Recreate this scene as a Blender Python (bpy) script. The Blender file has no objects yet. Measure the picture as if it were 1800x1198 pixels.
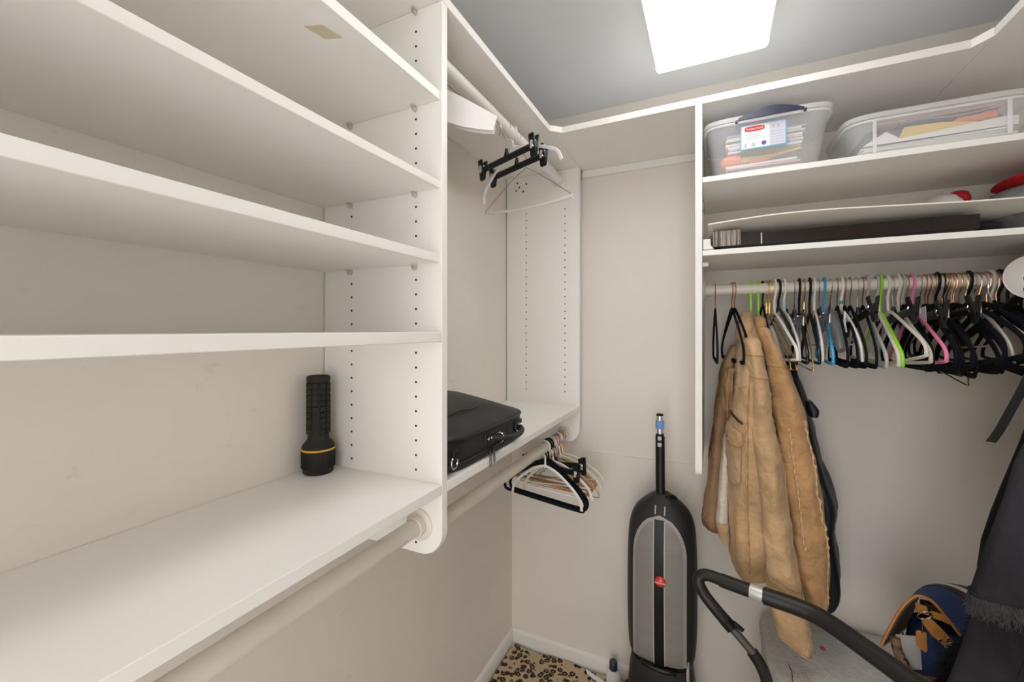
import bpy, bmesh, math, random
from mathutils import Vector, Matrix, noise
random.seed(7)
PI = math.pi
sc = bpy.context.scene
C = sc.collection

# ------------------------------------------------------------------ camera, world, exposure
cam_d = bpy.data.cameras.new('camera')
cam = bpy.data.objects.new('camera', cam_d); C.objects.link(cam)
cam.location = (0, 0, 1.485); cam.rotation_euler = (PI/2, 0, math.radians(25.35))
cam_d.sensor_width = 36; cam_d.lens = 745.4*36/1800; cam_d.shift_y = -20/1800
cam_d.clip_start = .02
sc.camera = cam
w = bpy.data.worlds.new('world'); sc.world = w; w.use_nodes = True
bg = w.node_tree.nodes['Background']
bg.inputs[0].default_value = (1, .975, .945, 1); bg.inputs[1].default_value = 2.6
LAMP = 4.2
sc.view_settings.view_transform = 'Standard'; sc.view_settings.look = 'None'
sc.view_settings.gamma = 1; sc.view_settings.use_curve_mapping = False
sc.view_settings.exposure = 0.5
sc.cycles.max_bounces = 11; sc.cycles.diffuse_bounces = 7; sc.cycles.transparent_max_bounces = 20

# ------------------------------------------------------------------ materials
M = {}
def mat(name, col, rough=.5, metal=0, var=0, vscale=8, bd=.004, bump=0, bscale=60, spec=.5, sheen=0, col2=None, coat=0, stretch=None):
    m = bpy.data.materials.new(name); m.use_nodes = True
    nt = m.node_tree; b = nt.nodes['Principled BSDF']
    b.inputs['Base Color'].default_value = (*col, 1); b.inputs['Roughness'].default_value = rough
    b.inputs['Metallic'].default_value = metal; b.inputs['Specular IOR Level'].default_value = spec
    if sheen: b.inputs['Sheen Weight'].default_value = sheen
    if coat: b.inputs['Coat Weight'].default_value = coat
    if var or bump:
        tc = nt.nodes.new('ShaderNodeTexCoord'); src = tc.outputs['Object']
        if stretch:
            mp = nt.nodes.new('ShaderNodeMapping'); mp.inputs['Scale'].default_value = stretch
            nt.links.new(src, mp.inputs[0]); src = mp.outputs[0]
    if var:
        n = nt.nodes.new('ShaderNodeTexNoise'); n.inputs['Scale'].default_value = vscale; n.inputs['Detail'].default_value = 5
        nt.links.new(src, n.inputs['Vector'])
        mx = nt.nodes.new('ShaderNodeMix'); mx.data_type = 'RGBA'
        c2 = col2 or tuple(max(0, c*(1-var)) for c in col)
        mx.inputs[6].default_value = (*c2, 1); mx.inputs[7].default_value = (*col, 1)
        mr = nt.nodes.new('ShaderNodeMapRange'); mr.inputs[1].default_value = .35; mr.inputs[2].default_value = .65
        nt.links.new(n.outputs[0], mr.inputs[0]); nt.links.new(mr.outputs[0], mx.inputs[0])
        nt.links.new(mx.outputs[2], b.inputs['Base Color'])
    if bump:
        n2 = nt.nodes.new('ShaderNodeTexNoise'); n2.inputs['Scale'].default_value = bscale; n2.inputs['Detail'].default_value = 3
        nt.links.new(src, n2.inputs['Vector'])
        bp = nt.nodes.new('ShaderNodeBump'); bp.inputs['Strength'].default_value = bump; bp.inputs['Distance'].default_value = bd
        nt.links.new(n2.outputs[0], bp.inputs['Height']); nt.links.new(bp.outputs[0], b.inputs['Normal'])
    M[name] = m; return m

mat('board', (.86, .845, .82), .42, var=.03, vscale=3)
mat('wall', (.81, .768, .712), .8, var=.05, vscale=2.2, bump=.06, bscale=35)
mat('ceiling', (.70, .725, .755), .9, var=.04, vscale=3)
mat('trimwhite', (.78, .76, .73), .45)
mat('rod', (.73, .69, .62), .4, var=.08, vscale=9)
mat('rodwhite', (.80, .78, .75), .35)
mat('hole', (.02, .018, .016), .9)
mat('pin', (.6, .6, .58), .3, metal=.6)
mat('black', (.008, .008, .009), .35, spec=.3)
mat('velvet', (.008, .009, .013), .9, spec=.15)
mat('blackfab', (.022, .022, .021), .5, spec=.35, var=.4, vscale=14, bump=.25, bscale=260)
mat('rubber', (.02, .018, .015), .65, spec=.3, bump=.1, bscale=200)
mat('yellow', (.7, .42, .02), .5)
mat('chrome', (.75, .75, .76), .18, metal=1)
mat('copper', (.75, .36, .22), .25, metal=1)
mat('gold', (.78, .55, .22), .22, metal=1)
mat('wire', (.32, .29, .25), .35, metal=.8)
mat('white', (.78, .77, .74), .4)
mat('offwhite', (.70, .66, .57), .45)
mat('cardtube', (.72, .70, .66), .7)
mat('paper', (.78, .77, .76), .8, bump=.3, bscale=18)
mat('lime', (.30, .72, .02), .35)
mat('pink', (.85, .22, .42), .35)
mat('blue', (.03, .33, .62), .35)
mat('royal', (.01, .10, .50), .35)
mat('greyplastic', (.45, .45, .45), .4)
mat('greysatin', (.17, .17, .175), .28, sheen=.3)
mat('wood', (.50, .31, .15), .45, var=.3, vscale=6, stretch=(4, 40, 40))
mat('teal', (.05, .35, .33), .5); mat('skytag', (.35, .62, .75), .5); mat('orange', (.75, .35, .08), .5); mat('violet', (.12, .08, .4), .5)
mat('tan', (.60, .395, .21), .85, var=.35, vscale=9, bump=1, bscale=24, bd=.018, sheen=.15)
mat('tan2', (.56, .325, .145), .85, var=.38, vscale=8, bump=1, bscale=24, bd=.018, sheen=.15)
mat('tan_shaded', (.40, .245, .13), .85, var=.35, vscale=9, bump=1, bscale=24, bd=.018)  # tan jacket cloth again, with the shade of its far side in the colour
mat('seam', (.40, .235, .105), .9, bump=.5, bscale=90)
mat('seamlight', (.62, .40, .205), .9, bump=.5, bscale=90)
mat('sherpa', (.74, .69, .60), .95, bump=1, bscale=160, var=.15, vscale=120)
mat('navy', (.008, .009, .014), .42, spec=.35, bump=.3, bscale=12)
mat('greyknit', (.45, .455, .46), .95, var=.2, vscale=30, bump=.5, bscale=200)
mat('denim', (.046, .046, .053), .9, spec=.15, var=.55, vscale=5, bump=.6, bscale=320, col2=(.018, .018, .021), stretch=(1, 1, .35))
mat('thread', (.06, .06, .065), .9)
mat('fur', (.006, .006, .007), .8, spec=.2)
mat('vacdark', (.026, .024, .023), .5, spec=.3, var=.3, vscale=6, bump=.15, bscale=120)
mat('vacgrey', (.25, .235, .225), .5, var=.12, vscale=5, bump=.3, bscale=150, stretch=(1, 1, 8))
mat('vacborder', (.33, .315, .305), .45)
mat('silver', (.6, .59, .57), .35, metal=.3)
mat('red', (.62, .035, .02), .2, coat=.6)
mat('bluetape', (.16, .32, .68), .7)
mat('foam', (.016, .015, .014), .42, spec=.4)
mat('darksteel', (.14, .135, .13), .35, metal=.6)
mat('heather', (.66, .64, .615), .95, var=.25, vscale=60, bump=.6, bscale=120, col2=(.55, .53, .505))
mat('reddot', (.7, .08, .12), .8)
mat('bagblue', (.022, .045, .15), .75, var=.3, vscale=12, bump=.35, bscale=300)
mat('leather', (.52, .22, .055), .5, var=.2, vscale=25)
mat('lining', (.17, .11, .07), .8, var=.3, vscale=12)
mat('darkbrown', (.035, .018, .012), .6)
mat('cream', (.66, .59, .48), .8, bump=.3, bscale=200)
mat('canvasgrey', (.42, .40, .38), .85)
mat('straps', (.25, .14, .075), .6, var=.8, vscale=70, col2=(.02, .014, .01))
mat('posterboard', (.74, .70, .63), .7)
mat('blackgloss', (.016, .011, .009), .25, spec=.3)
mat('pages_reflection', (.45, .40, .37), .8, var=.6, vscale=40, stretch=(9, .2, .2), col2=(.05, .04, .035))  # page edges, reflection painted in as vertical streaks
mat('redcloth', (.45, .008, .018), .75, bump=.3, bscale=120)
mat('darkcloth', (.03, .03, .032), .9, bump=.5, bscale=120)
mat('greycloth', (.24, .245, .255), .95, var=.3, vscale=50, bump=.5, bscale=160)
mat('labelwhite', (.80, .82, .84), .5); mat('labelred', (.65, .03, .03), .5); mat('labelblue', (.16, .45, .62), .5)
mat('labelgrey', (.5, .52, .56), .6); mat('labelviolet', (.62, .62, .74), .6)
mat('handleblue', (.03, .035, .07), .35)
mat('manila', (.78, .55, .18), .7); mat('coral', (.80, .27, .16), .7); mat('lilac', (.42, .40, .60), .8); mat('slate', (.16, .17, .20), .7)
mat('sticker', (.60, .53, .36), .7)
mat('carpetgrey', (.45, .43, .42), .95, bump=.6, bscale=250)
mat('pinkpaper', (.72, .50, .46), .8)

def plastic(name, fac, col=(.9, .91, .92)):
    m = bpy.data.materials.new(name); m.use_nodes = True; nt = m.node_tree
    b = nt.nodes['Principled BSDF']; b.inputs['Base Color'].default_value = (*col, 1); b.inputs['Roughness'].default_value = .25
    t = nt.nodes.new('ShaderNodeBsdfTransparent'); mx = nt.nodes.new('ShaderNodeMixShader'); mx.inputs[0].default_value = fac
    nt.links.new(t.outputs[0], mx.inputs[1]); nt.links.new(b.outputs[0], mx.inputs[2])
    nt.links.new(mx.outputs[0], nt.nodes['Material Output'].inputs[0]); M[name] = m
plastic('clear', .16); plastic('clearrim', .42); plastic('frosted', .60)

def emit(name, col, s, base=(.9, .9, .88)):
    m = mat(name, base, .4); b = m.node_tree.nodes['Principled BSDF']
    b.inputs['Emission Color'].default_value = (*col, 1); b.inputs['Emission Strength'].default_value = s
emit('lens', (1, .99, .97), LAMP)
emit('lensend', (1, .93, .82), .55, (.8, .76, .7))

# leopard print
m = mat('leopard', (.5, .35, .17), .95, bump=.6, bscale=300); nt = m.node_tree; b = nt.nodes['Principled BSDF']
tc = nt.nodes.new('ShaderNodeTexCoord'); nz = nt.nodes.new('ShaderNodeTexNoise'); nz.inputs['Scale'].default_value = 44
va = nt.nodes.new('ShaderNodeVectorMath'); va.operation = 'MULTIPLY_ADD'; va.inputs[1].default_value = (.011,)*3
nt.links.new(tc.outputs['Object'], nz.inputs['Vector']); nt.links.new(nz.outputs[1], va.inputs[0]); nt.links.new(tc.outputs['Object'], va.inputs[2])
vo = nt.nodes.new('ShaderNodeTexVoronoi'); vo.inputs['Scale'].default_value = 40; vo.inputs['Randomness'].default_value = .75
nt.links.new(va.outputs[0], vo.inputs['Vector'])
rp = nt.nodes.new('ShaderNodeValToRGB'); e = rp.color_ramp; e.interpolation = 'LINEAR'
e.elements[0].position = .0; e.elements[0].color = (.26, .115, .04, 1); e.elements[1].position = 1; e.elements[1].color = (.50, .38, .24, 1)
for p, c in ((.17, (.24, .11, .04, 1)), (.24, (.016, .010, .007, 1)), (.47, (.016, .010, .007, 1)), (.55, (.50, .38, .24, 1))):
    q = e.elements.new(p); q.color = c
nt.links.new(vo.outputs['Distance'], rp.inputs[0])
n3 = nt.nodes.new('ShaderNodeTexNoise'); n3.inputs['Scale'].default_value = 105; nt.links.new(tc.outputs['Object'], n3.inputs['Vector'])
gt = nt.nodes.new('ShaderNodeMapRange'); gt.inputs[1].default_value = .60; gt.inputs[2].default_value = .65; nt.links.new(n3.outputs[0], gt.inputs[0])
mx = nt.nodes.new('ShaderNodeMix'); mx.data_type = 'RGBA'; mx.inputs[7].default_value = (.48, .36, .225, 1)
nt.links.new(gt.outputs[0], mx.inputs[0]); nt.links.new(rp.outputs[0], mx.inputs[6]); nt.links.new(mx.outputs[2], b.inputs['Base Color'])

# scuffed paint of the left wall
m = M['wall'].copy(); m.name = 'scuffed_wall'; M['scuffed'] = m; nt = m.node_tree; b = nt.nodes['Principled BSDF']
old = b.inputs['Base Color'].links[0].from_socket
tc = nt.nodes.new('ShaderNodeTexCoord'); mp = nt.nodes.new('ShaderNodeMapping'); mp.inputs['Scale'].default_value = (1, 7, 12)
nz = nt.nodes.new('ShaderNodeTexNoise'); nz.inputs['Scale'].default_value = 1.6; nz.inputs['Detail'].default_value = 9; nz.inputs['Roughness'].default_value = .68
mr = nt.nodes.new('ShaderNodeMapRange'); mr.inputs[1].default_value = .64; mr.inputs[2].default_value = .82; mr.inputs[4].default_value = .5
nt.links.new(tc.outputs['Object'], mp.inputs[0]); nt.links.new(mp.outputs[0], nz.inputs['Vector']); nt.links.new(nz.outputs[0], mr.inputs[0])
mx = nt.nodes.new('ShaderNodeMix'); mx.data_type = 'RGBA'; mx.inputs[7].default_value = (.30, .27, .24, 1)
nt.links.new(mr.outputs[0], mx.inputs[0]); nt.links.new(old, mx.inputs[6]); nt.links.new(mx.outputs[2], b.inputs['Base Color'])

# ------------------------------------------------------------------ mesh helpers
def sm(pts, k=6, closed=False):
    """Catmull-Rom through points"""
    P = [Vector(p) for p in pts]; n = len(P); out = []
    for i in range(n if closed else n-1):
        p0 = P[(i-1) % n] if closed or i > 0 else P[0]; p1 = P[i]; p2 = P[(i+1) % n]
        p3 = P[(i+2) % n] if closed or i+2 < n else P[-1]
        for j in range(k):
            t = j/k
            out.append(.5*((2*p1)+(p2-p0)*t+(2*p0-5*p1+4*p2-p3)*t*t+(3*p1-p0-3*p2+p3)*t**3))
    if not closed: out.append(P[-1])
    return out

class MB:
    def __init__(s): s.v = []; s.f = []
    def add(s, vs, fs):
        o = len(s.v); s.v += [Vector(p) for p in vs]; s.f += [tuple(i+o for i in f) for f in fs]; return s
    def box(s, x0, x1, y0, y1, z0, z1, mtx=None):
        vs = [Vector((x, y, z)) for z in (z0, z1) for y in (y0, y1) for x in (x0, x1)]
        if mtx: vs = [mtx @ p for p in vs]
        return s.add(vs, [(0, 2, 3, 1), (4, 5, 7, 6), (0, 1, 5, 4), (2, 6, 7, 3), (0, 4, 6, 2), (1, 3, 7, 5)])
    def loft(s, rings, cap=True, closed=False):
        n = len(rings[0]); m = len(rings); vs = [p for r in rings for p in r]; fs = []
        for i in range(m if closed else m-1):
            a = i*n; b2 = ((i+1) % m)*n
            for j in range(n): fs.append((a+j, a+(j+1) % n, b2+(j+1) % n, b2+j))
        if cap and not closed: fs += [tuple(reversed(range(n))), tuple(range((m-1)*n, m*n))]
        return s.add(vs, fs)
    def tube(s, path, r, n=8, closed=False, up=None, r2=None):
        P = [Vector(p) for p in path]; m = len(P); rings = []; N = None
        for i in range(m):
            if closed: T = P[(i+1) % m]-P[i-1]
            else: T = P[min(i+1, m-1)]-P[max(i-1, 0)]
            if T.length < 1e-9: T = Vector((0, 0, 1))
            T.normalize()
            if up is not None: N = Vector(up)-T*T.dot(Vector(up))
            elif N is None: N = T.orthogonal()
            else: N = N-T*T.dot(N)
            if N.length < 1e-6: N = T.orthogonal()
            N.normalize(); B = T.cross(N)
            ra = r[i] if isinstance(r, (list, tuple)) else r
            rb = ra if r2 is None else (r2[i] if isinstance(r2, (list, tuple)) else r2)
            rings.append([P[i]+N*ra*math.cos(2*PI*j/n)+B*rb*math.sin(2*PI*j/n) for j in range(n)])
        return s.loft(rings, closed=closed)
    def lathe(s, prof, n=24, mtx=None, cap=True):
        rings = []
        for r, z in prof:
            ring = [Vector((r*math.cos(2*PI*j/n), r*math.sin(2*PI*j/n), z)) for j in range(n)]
            rings.append([mtx @ p for p in ring] if mtx else ring)
        return s.loft(rings, cap=cap)
    def prism(s, poly, d0, d1, axis='y', mtx=None):
        def pt(a, b2, d): return Vector({'y': (a, d, b2), 'z': (a, b2, d), 'x': (d, a, b2)}[axis])
        n = len(poly); vs = [pt(a, b2, d0) for a, b2 in poly]+[pt(a, b2, d1) for a, b2 in poly]
        if mtx: vs = [mtx @ p for p in vs]
        fs = [tuple(range(n)), tuple(reversed(range(n, 2*n)))]+[(i, i+n, (i+1) % n+n, (i+1) % n) for i in range(n)]
        return s.add(vs, fs)
    def sheet(s, grid, th):
        """thick sheet from a grid of points"""
        m = len(grid); n = len(grid[0]); nv = []
        for i in range(m):
            for j in range(n):
                a = Vector(grid[min(i+1, m-1)][j])-Vector(grid[max(i-1, 0)][j]); b2 = Vector(grid[i][min(j+1, n-1)])-Vector(grid[i][max(j-1, 0)])
                c = a.cross(b2); c.normalize(); nv.append(c)
        V = [Vector(p) for r in grid for p in r]; k = m*n
        vs = [p+q*th/2 for p, q in zip(V, nv)]+[p-q*th/2 for p, q in zip(V, nv)]; fs = []
        for i in range(m-1):
            for j in range(n-1):
                a = i*n+j; fs.append((a, a+1, a+n+1, a+n)); fs.append((k+a+n, k+a+n+1, k+a+1, k+a))
        for j in range(n-1): fs.append((j, k+j, k+j+1, j+1)); a = (m-1)*n; fs.append((a+j+1, k+a+j+1, k+a+j, a+j))
        for i in range(m-1): a = i*n; fs.append((a+n, k+a+n, k+a, a)); a += n-1; fs.append((a, k+a, k+a+n, a+n))
        return s.add(vs, fs)
    def mesh(s, name, mtl, ang=40, off=None):
        me = bpy.data.meshes.new(name)
        off = Vector(off) if off is not None else Vector((0, 0, 0))
        me.from_pydata([tuple(p-off) for p in s.v], [], s.f)
        bm = bmesh.new(); bm.from_mesh(me); bmesh.ops.recalc_face_normals(bm, faces=bm.faces); bm.to_mesh(me); bm.free()
        me.materials.append(M[mtl])
        for p in me.polygons: p.use_smooth = True
        me.set_sharp_from_angle(angle=math.radians(ang))
        return me
    def build(s, name, mtl, parent=None, bevel=0, ang=40, world=True):
        off = Vector((0, 0, 0)); q = parent
        if world:
            while q is not None: off = off+Vector(q.location); q = q.parent
        o = bpy.data.objects.new(name, s.mesh(name, mtl, ang, off)); C.objects.link(o); o.parent = parent
        if bevel:
            md = o.modifiers.new('bevel', 'BEVEL'); md.width = bevel; md.segments = 2; md.limit_method = 'ANGLE'
        return o

def tag(o, label=None, cat=None, group=None, kind=None):
    if label: o['label'] = label
    if cat: o['category'] = cat
    if group: o['group'] = group
    if kind: o['kind'] = kind
    return o
def thing(name, label, cat, loc=(0, 0, 0), group=None):
    o = bpy.data.objects.new(name, None); C.objects.link(o); o.location = loc; o.empty_display_size = .05
    return tag(o, label, cat, group)
def single(name, mb, mtl, label, cat, group=None, bevel=0, loc=(0, 0, 0)):
    o = mb.build(name, mtl, None, bevel); 
    return tag(o, label, cat, group)
def oval(cx, cy, cz, rx, ry, n=28, e=2.0, ph=0, wob=0, wf=5, tilt=0, seed=0):
    out = []
    for j in range(n):
        a = 2*PI*j/n; c, s_ = math.cos(a), math.sin(a)
        k = 1+wob*math.sin(wf*a+ph+seed)
        x = rx*k*math.copysign(abs(c)**(2/e), c); y = ry*k*math.copysign(abs(s_)**(2/e), s_)
        out.append(Vector((cx+x, cy+y, cz-tilt*x)))
    return out
def interp(tab, k=4):
    """smooth a table of rows"""
    n = len(tab[0]); out = []
    for i in range(len(tab)-1):
        p0, p1, p2, p3 = tab[max(i-1, 0)], tab[i], tab[i+1], tab[min(i+2, len(tab)-1)]
        for j in range(k):
            t = j/k
            out.append([.5*((2*p1[q])+(p2[q]-p0[q])*t+(2*p0[q]-5*p1[q]+4*p2[q]-p3[q])*t*t+(3*p1[q]-p0[q]-3*p2[q]+p3[q])*t**3) for q in range(n)])
    out.append(list(tab[-1])); return out
def textmesh(name, body, size, mtl, parent, mtx):
    cu = bpy.data.curves.new(name, 'FONT'); cu.body = body; cu.size = size; cu.align_x = 'CENTER'; cu.align_y = 'CENTER'; cu.extrude = .0003
    t = bpy.data.objects.new(name+'_tmp', cu); C.objects.link(t)
    bpy.context.view_layer.update()
    me = bpy.data.meshes.new_from_object(t.evaluated_get(bpy.context.evaluated_depsgraph_get()))
    bpy.data.objects.remove(t); bpy.data.curves.remove(cu)
    me.materials.clear(); me.materials.append(M[mtl]); me.name = name
    me.transform(mtx)
    off = Vector((0, 0, 0)); q = parent
    while q is not None: off += Vector(q.location); q = q.parent
    me.transform(Matrix.Translation(-off))
    o = bpy.data.objects.new(name, me); C.objects.link(o); o.parent = parent; return o

# ------------------------------------------------------------------ room shell
XL, XR, YB, YF, H = -.867, .96, 1.83, -.62, 2.44
def struct(name, mb, mtl, label, bevel=0, parent=None):
    o = mb.build(name, mtl, parent, bevel)
    if parent is None: tag(o, label, None, None, 'structure')
    return o
struct('floor', MB().box(XL-.1, XR+.1, YF-.1, YB+.1, -.08, 0), 'carpetgrey', 'pale grey floor under the leopard print rug')
struct('ceiling', MB().box(XL-.1, XR+.1, YF-.1, YB+.1, H, H+.08), 'ceiling', 'blue grey painted ceiling above the shelves')
struct('wall_left', MB().box(XL-.1, XL, YF-.1, YB+.1, 0, H), 'scuffed', 'scuffed off white wall behind the long shelves')
wb = struct('wall_back', MB().box(XL, XR, YB, YB+.1, 0, H), 'wall', 'off white back wall behind vacuum and jackets')
struct('wall_right', MB().box(XR, XR+.1, YF-.1, YB+.1, 0, H), 'wall', 'off white wall on the right')
struct('wall_front', MB().box(XL, -.45, YF-.1, YF, 0, H).box(.42, XR, YF-.1, YF, 0, H).box(-.45, .42, YF-.1, YF, 2.05, H), 'wall', 'off white wall with the doorway behind the camera')
MB().tube([(-.52, YB-.0002, .954), (-.3, YB-.0002, .953), (-.05, YB-.0002, .953), (.3, YB-.0002, .952)], .0022, 6).build('tape_seam', 'wall', wb)
def baseboard(name, poly, d0, d1, axis, label): struct(name, MB().prism(poly, d0, d1, axis), 'trimwhite', label)
pr = [(0, 0), (.013, 0), (.013, .052), (.009, .062), (.004, .067), (0, .067)]
baseboard('baseboard_left', [(XL+a, b_) for a, b_ in pr], YF, YB, 'y', 'low white baseboard along the left wall')
baseboard('baseboard_back', [(YB-a, b_) for a, b_ in pr], XL, XR, 'x', 'low white baseboard along the back wall')
struct('trim_1', MB().box(-.517, -.05, YB-.016, YB, 2.150, 2.18), 'board', 'white cleat strip under the top board on the back wall', .001)

# ceiling light
t = thing('ceiling_light', 'lit fluorescent ceiling light with white wraparound lens', 'ceiling light', (-.01, .94, H))
hx, z0 = .166, 2.362
prof = [(-hx, 2.428), (-hx, 2.378), (-hx+.004, 2.367), (-hx+.012, z0), (hx-.012, z0), (hx-.004, 2.367), (hx, 2.378), (hx, 2.428)]
MB().prism([(-.01+a, b_) for a, b_ in prof], .34, 1.515, 'y').build('lens_side', 'lensend', t, .002)
MB().box(-.01-hx+.006, -.01+hx-.006, .345, 1.511, z0-.0012, z0+.002).build('lens', 'lens', t)
for y0, y1 in ((1.515, 1.532), (.323, .34)):
    MB().prism([(-.01+a*1.01, b_-.001) for a, b_ in prof], y0, y1, 'y').build('end_cap', 'lensend', t, .003)
MB().box(-.01-.16, -.01+.16, .35, 1.505, 2.428, H).build('housing', 'white', t)

# rug
g = []
x0, x1, y0, y1 = XL+.016, .62, -.5, YB-.016
nx, ny = 60, 70
for i in range(nx+1):
    row = []
    for j in range(ny+1):
        x = x0+(x1-x0)*i/nx; y = y0+(y1-y0)*j/ny
        if j == ny: y -= .008+.008*math.sin(x*23)+.006*noise.noise((x*14, 1, 0))
        if i == 0: x += .006*noise.noise((y*15, 3, 0))+.005
        row.append((x, y, .007+.003*noise.noise((x*7, y*7, 0))))
    g.append(row)
single('leopard_rug', MB().sheet(g, .008), 'leopard', 'leopard print rug covering the closet floor', 'rug')
pl = [(-.50, 1.80), (-.485, 1.775), (-.45, 1.757), (-.40, 1.748), (-.36, 1.752), (-.36, 1.768), (-.41, 1.768), (-.46, 1.785)]
single('paper_scrap', MB().prism([(a, b_) for a, b_ in pl], .0145, .0158, 'z'), 'white', 'small white paper scrap on the leopard rug beside the vacuum', 'paper')

# ------------------------------------------------------------------ shelving
XD, YD, YP, YU = -.517, .746, 1.766, 1.432
def rounded_panel(x0, x1, z0, z1, r):
    """outline in (depth, z): front at x1 with a rounded lower corner"""
    p = [(x0, z1), (x0, z0)]
    for k in range(9):
        a = -PI/2+PI/2*k/8; p.append((x1-r+r*math.cos(a), z0+r+r*math.sin(a)))
    return p+[(x1, z1)]
dv = thing('shelf_divider', 'tall white divider panel between the open shelves and the briefcase bay', 'panel', (-.69, YD+.01, 1.0))
MB().prism(rounded_panel(XL+.003, XD, 1.0, 2.18, .055), YD, YD+.02, 'y').build('panel', 'board', dv, .001)
pn = thing('shelf_divider', 'white drilled end panel beside the back wall, left of the vacuum', 'panel', (-.69, YP+.01, 1.0))
MB().prism(rounded_panel(XL+.004, XD, 1.0, 2.18, .055), YP, YP+.02, 'y').build('panel', 'board', pn, .001)
bd = thing('shelf_divider', 'white upright panel left of the hanging tan jackets', 'panel', (-.04, 1.63, 1.03))
MB().prism([(YB-(a-XL)*.398/.35, b_) for a, b_ in rounded_panel(XL, XD, 1.03, 2.18, .02)], -.05, -.03, 'x').build('panel', 'board', bd, .001)
def holes(par, xs, y, z0, z1, skip):
    mb = MB(); z = z0
    while z < z1:
        if not any(a < z < b_ for a, b_ in skip):
            for x in xs:
                mb.lathe([(.0028, 0), (.0028, .0012)], 8, Matrix.Translation((x, y, z)) @ Matrix.Rotation(PI/2, 4, 'X'))
        z += .0318
    tag(mb.build('pin_holes', 'hole', par), kind='stuff')
SH = [('1', 1.970, 1.990), ('2', 1.7834, 1.800), ('3', 1.626, 1.645), ('4', 1.4593, 1.480)]
holes(dv, (-.774, -.585), YD+.0009, 1.180, 2.14, [(a-.013, b_+.004) for _, a, b_ in SH])
holes(pn, (-.765, -.582), YP+.0009, 1.215, 2.04, [])
MB().lathe([(.0028, 0), (.0028, .0012)], 8, Matrix.Translation((-.585, YD+.0009, 1.022)) @ Matrix.Rotation(PI/2, 4, 'X')).build('pin_hole', 'hole', dv)
for _, a, b_ in SH[:3]+[('0', 2.18, 2.2)]:
    for x in (-.774, -.585):
        mb = MB().lathe([(.004, 0), (.004, .012)], 8, Matrix.Translation((x, YD, a-.006)) @ Matrix.Rotation(PI/2, 4, 'X'))
        mb.box(x-.004, x+.004, YD-.014, YD-.002, a-.004, a-.0002).box(x-.0015, x+.0015, YD-.012, YD-.001, a-.012, a-.004)
        mb.build('shelf_pin', 'pin', dv)
for x, z in ((-.80, 2.118), (-.815, 2.105), (-.765, 2.13), (-.78, 2.098), (-.81, 2.14)):
    MB().lathe([(.0045, 0), (.0045, .0012)], 8, Matrix.Translation((x, YP+.0009, z+.015)) @ Matrix.Rotation(PI/2, 4, 'X')).build('screw_hole', 'hole', pn)
Y0 = -.42
names = {'1': 'white shelf just under the top board of the open shelf bay', '2': 'white open shelf second below the top board on the left wall',
         '3': 'white open shelf third below the top board on the left wall', '4': 'white shelf at eye level above the flashlight'}
for k, a, b_ in SH:
    single('shelf', MB().box(XL+.001, XD-(.0 if k == '4' else .005), Y0, YD-.0005, a, b_), 'board', names[k], 'shelf', 'white shelves of the left bay', .0012)
single('shelf', MB().box(XL+.001, XD, Y0, YD-.0005, 1.1365, 1.157), 'board', 'long white bottom shelf carrying the flashlight', 'shelf', 'white shelves of the left bay', .0012)
single('shelf', MB().box(XL+.001, XD, YD+.0205, YP-.0005, 1.1365, 1.157), 'board', 'white shelf carrying the black briefcase', 'shelf', None, .0012)
ed = thing('shelf_divider', 'white end panel of the left shelves beside the doorway', 'panel', (-.69, Y0-.01, 1.0))
MB().prism(rounded_panel(XL, XD, 1.0, 2.18, .055), Y0-.0205, Y0-.0005, 'y').build('panel', 'board', ed, .001)
single('top_board', MB().box(XL+.001, XD, Y0-.02, YB-.001, 2.1805, 2.202), 'board', 'long white top board over the left shelves', 'shelf', None, .0012)
single('top_board', MB().prism([(XD+.0005, YB-.001), (XD+.0005, 1.40), (-.481, YU), (.577, YU), (.6035, 1.396), (.6035, YB-.001)], 2.1805, 2.202, 'z'), 'board', 'white top board across the back with angled corners', 'shelf', None, .0012)
single('top_board', MB().box(.604, XR-.001, Y0, YB-.001, 2.1805, 2.202), 'board', 'white top board running along the right wall', 'shelf', None, .0012)
single('shelf', MB().box(-.0295, XR-.001, YU+.002, YB-.001, 1.938, 1.9546), 'board', 'white shelf carrying the two clear plastic tubs', 'shelf', None, .0012)
single('shelf', MB().box(-.0295, XR-.001, YU+.002, YB-.001, 1.7125, 1.729), 'board', 'white shelf carrying the poster board, above the crowded rod', 'shelf', None, .0012)
rp_ = thing('shelf_divider', 'white panel holding the round flared rod socket at the right edge', 'panel', (.86, 1.535, 1.0))
MB().box(.745, XR-.001, 1.52, 1.54, 1.0, 1.71).build('panel', 'board', rp_, .001)
st = [( -.60, .505), (-.577, .500), (-.583, .478), (-.606, .484)]
single('sticker', MB().prism([(-.590, .470), (-.562, .480), (-.556, .515), (-.584, .506)], 1.9686, 1.9696, 'z'), 'sticker', 'small yellowed sticker under the upper left shelf', 'sticker')
# little ceiling-side bits on the back panel: pegs under the shelves of the right bay
for z in (1.9, 1.868): MB().lathe([(.003, 0), (.003, .002)], 8, Matrix.Translation((-.0305, 1.5, z)) @ Matrix.Rotation(PI/2, 4, 'Y')).build('pin_hole', 'hole', bd)
for y, z in ((1.455, 2.14), (1.47, 2.06)): MB().lathe([(.003, 0), (.003, .002)], 8, Matrix.Translation((-.0305, y, z)) @ Matrix.Rotation(PI/2, 4, 'Y')).build('pin_hole', 'hole', bd)
MB().lathe([(.008, 0), (.008, .018)], 12, Matrix.Translation((-.031, 1.47, 1.69)) @ Matrix.Rotation(PI/2, 4, 'Y')).build('bumper_peg', 'rodwhite', bd)

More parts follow.
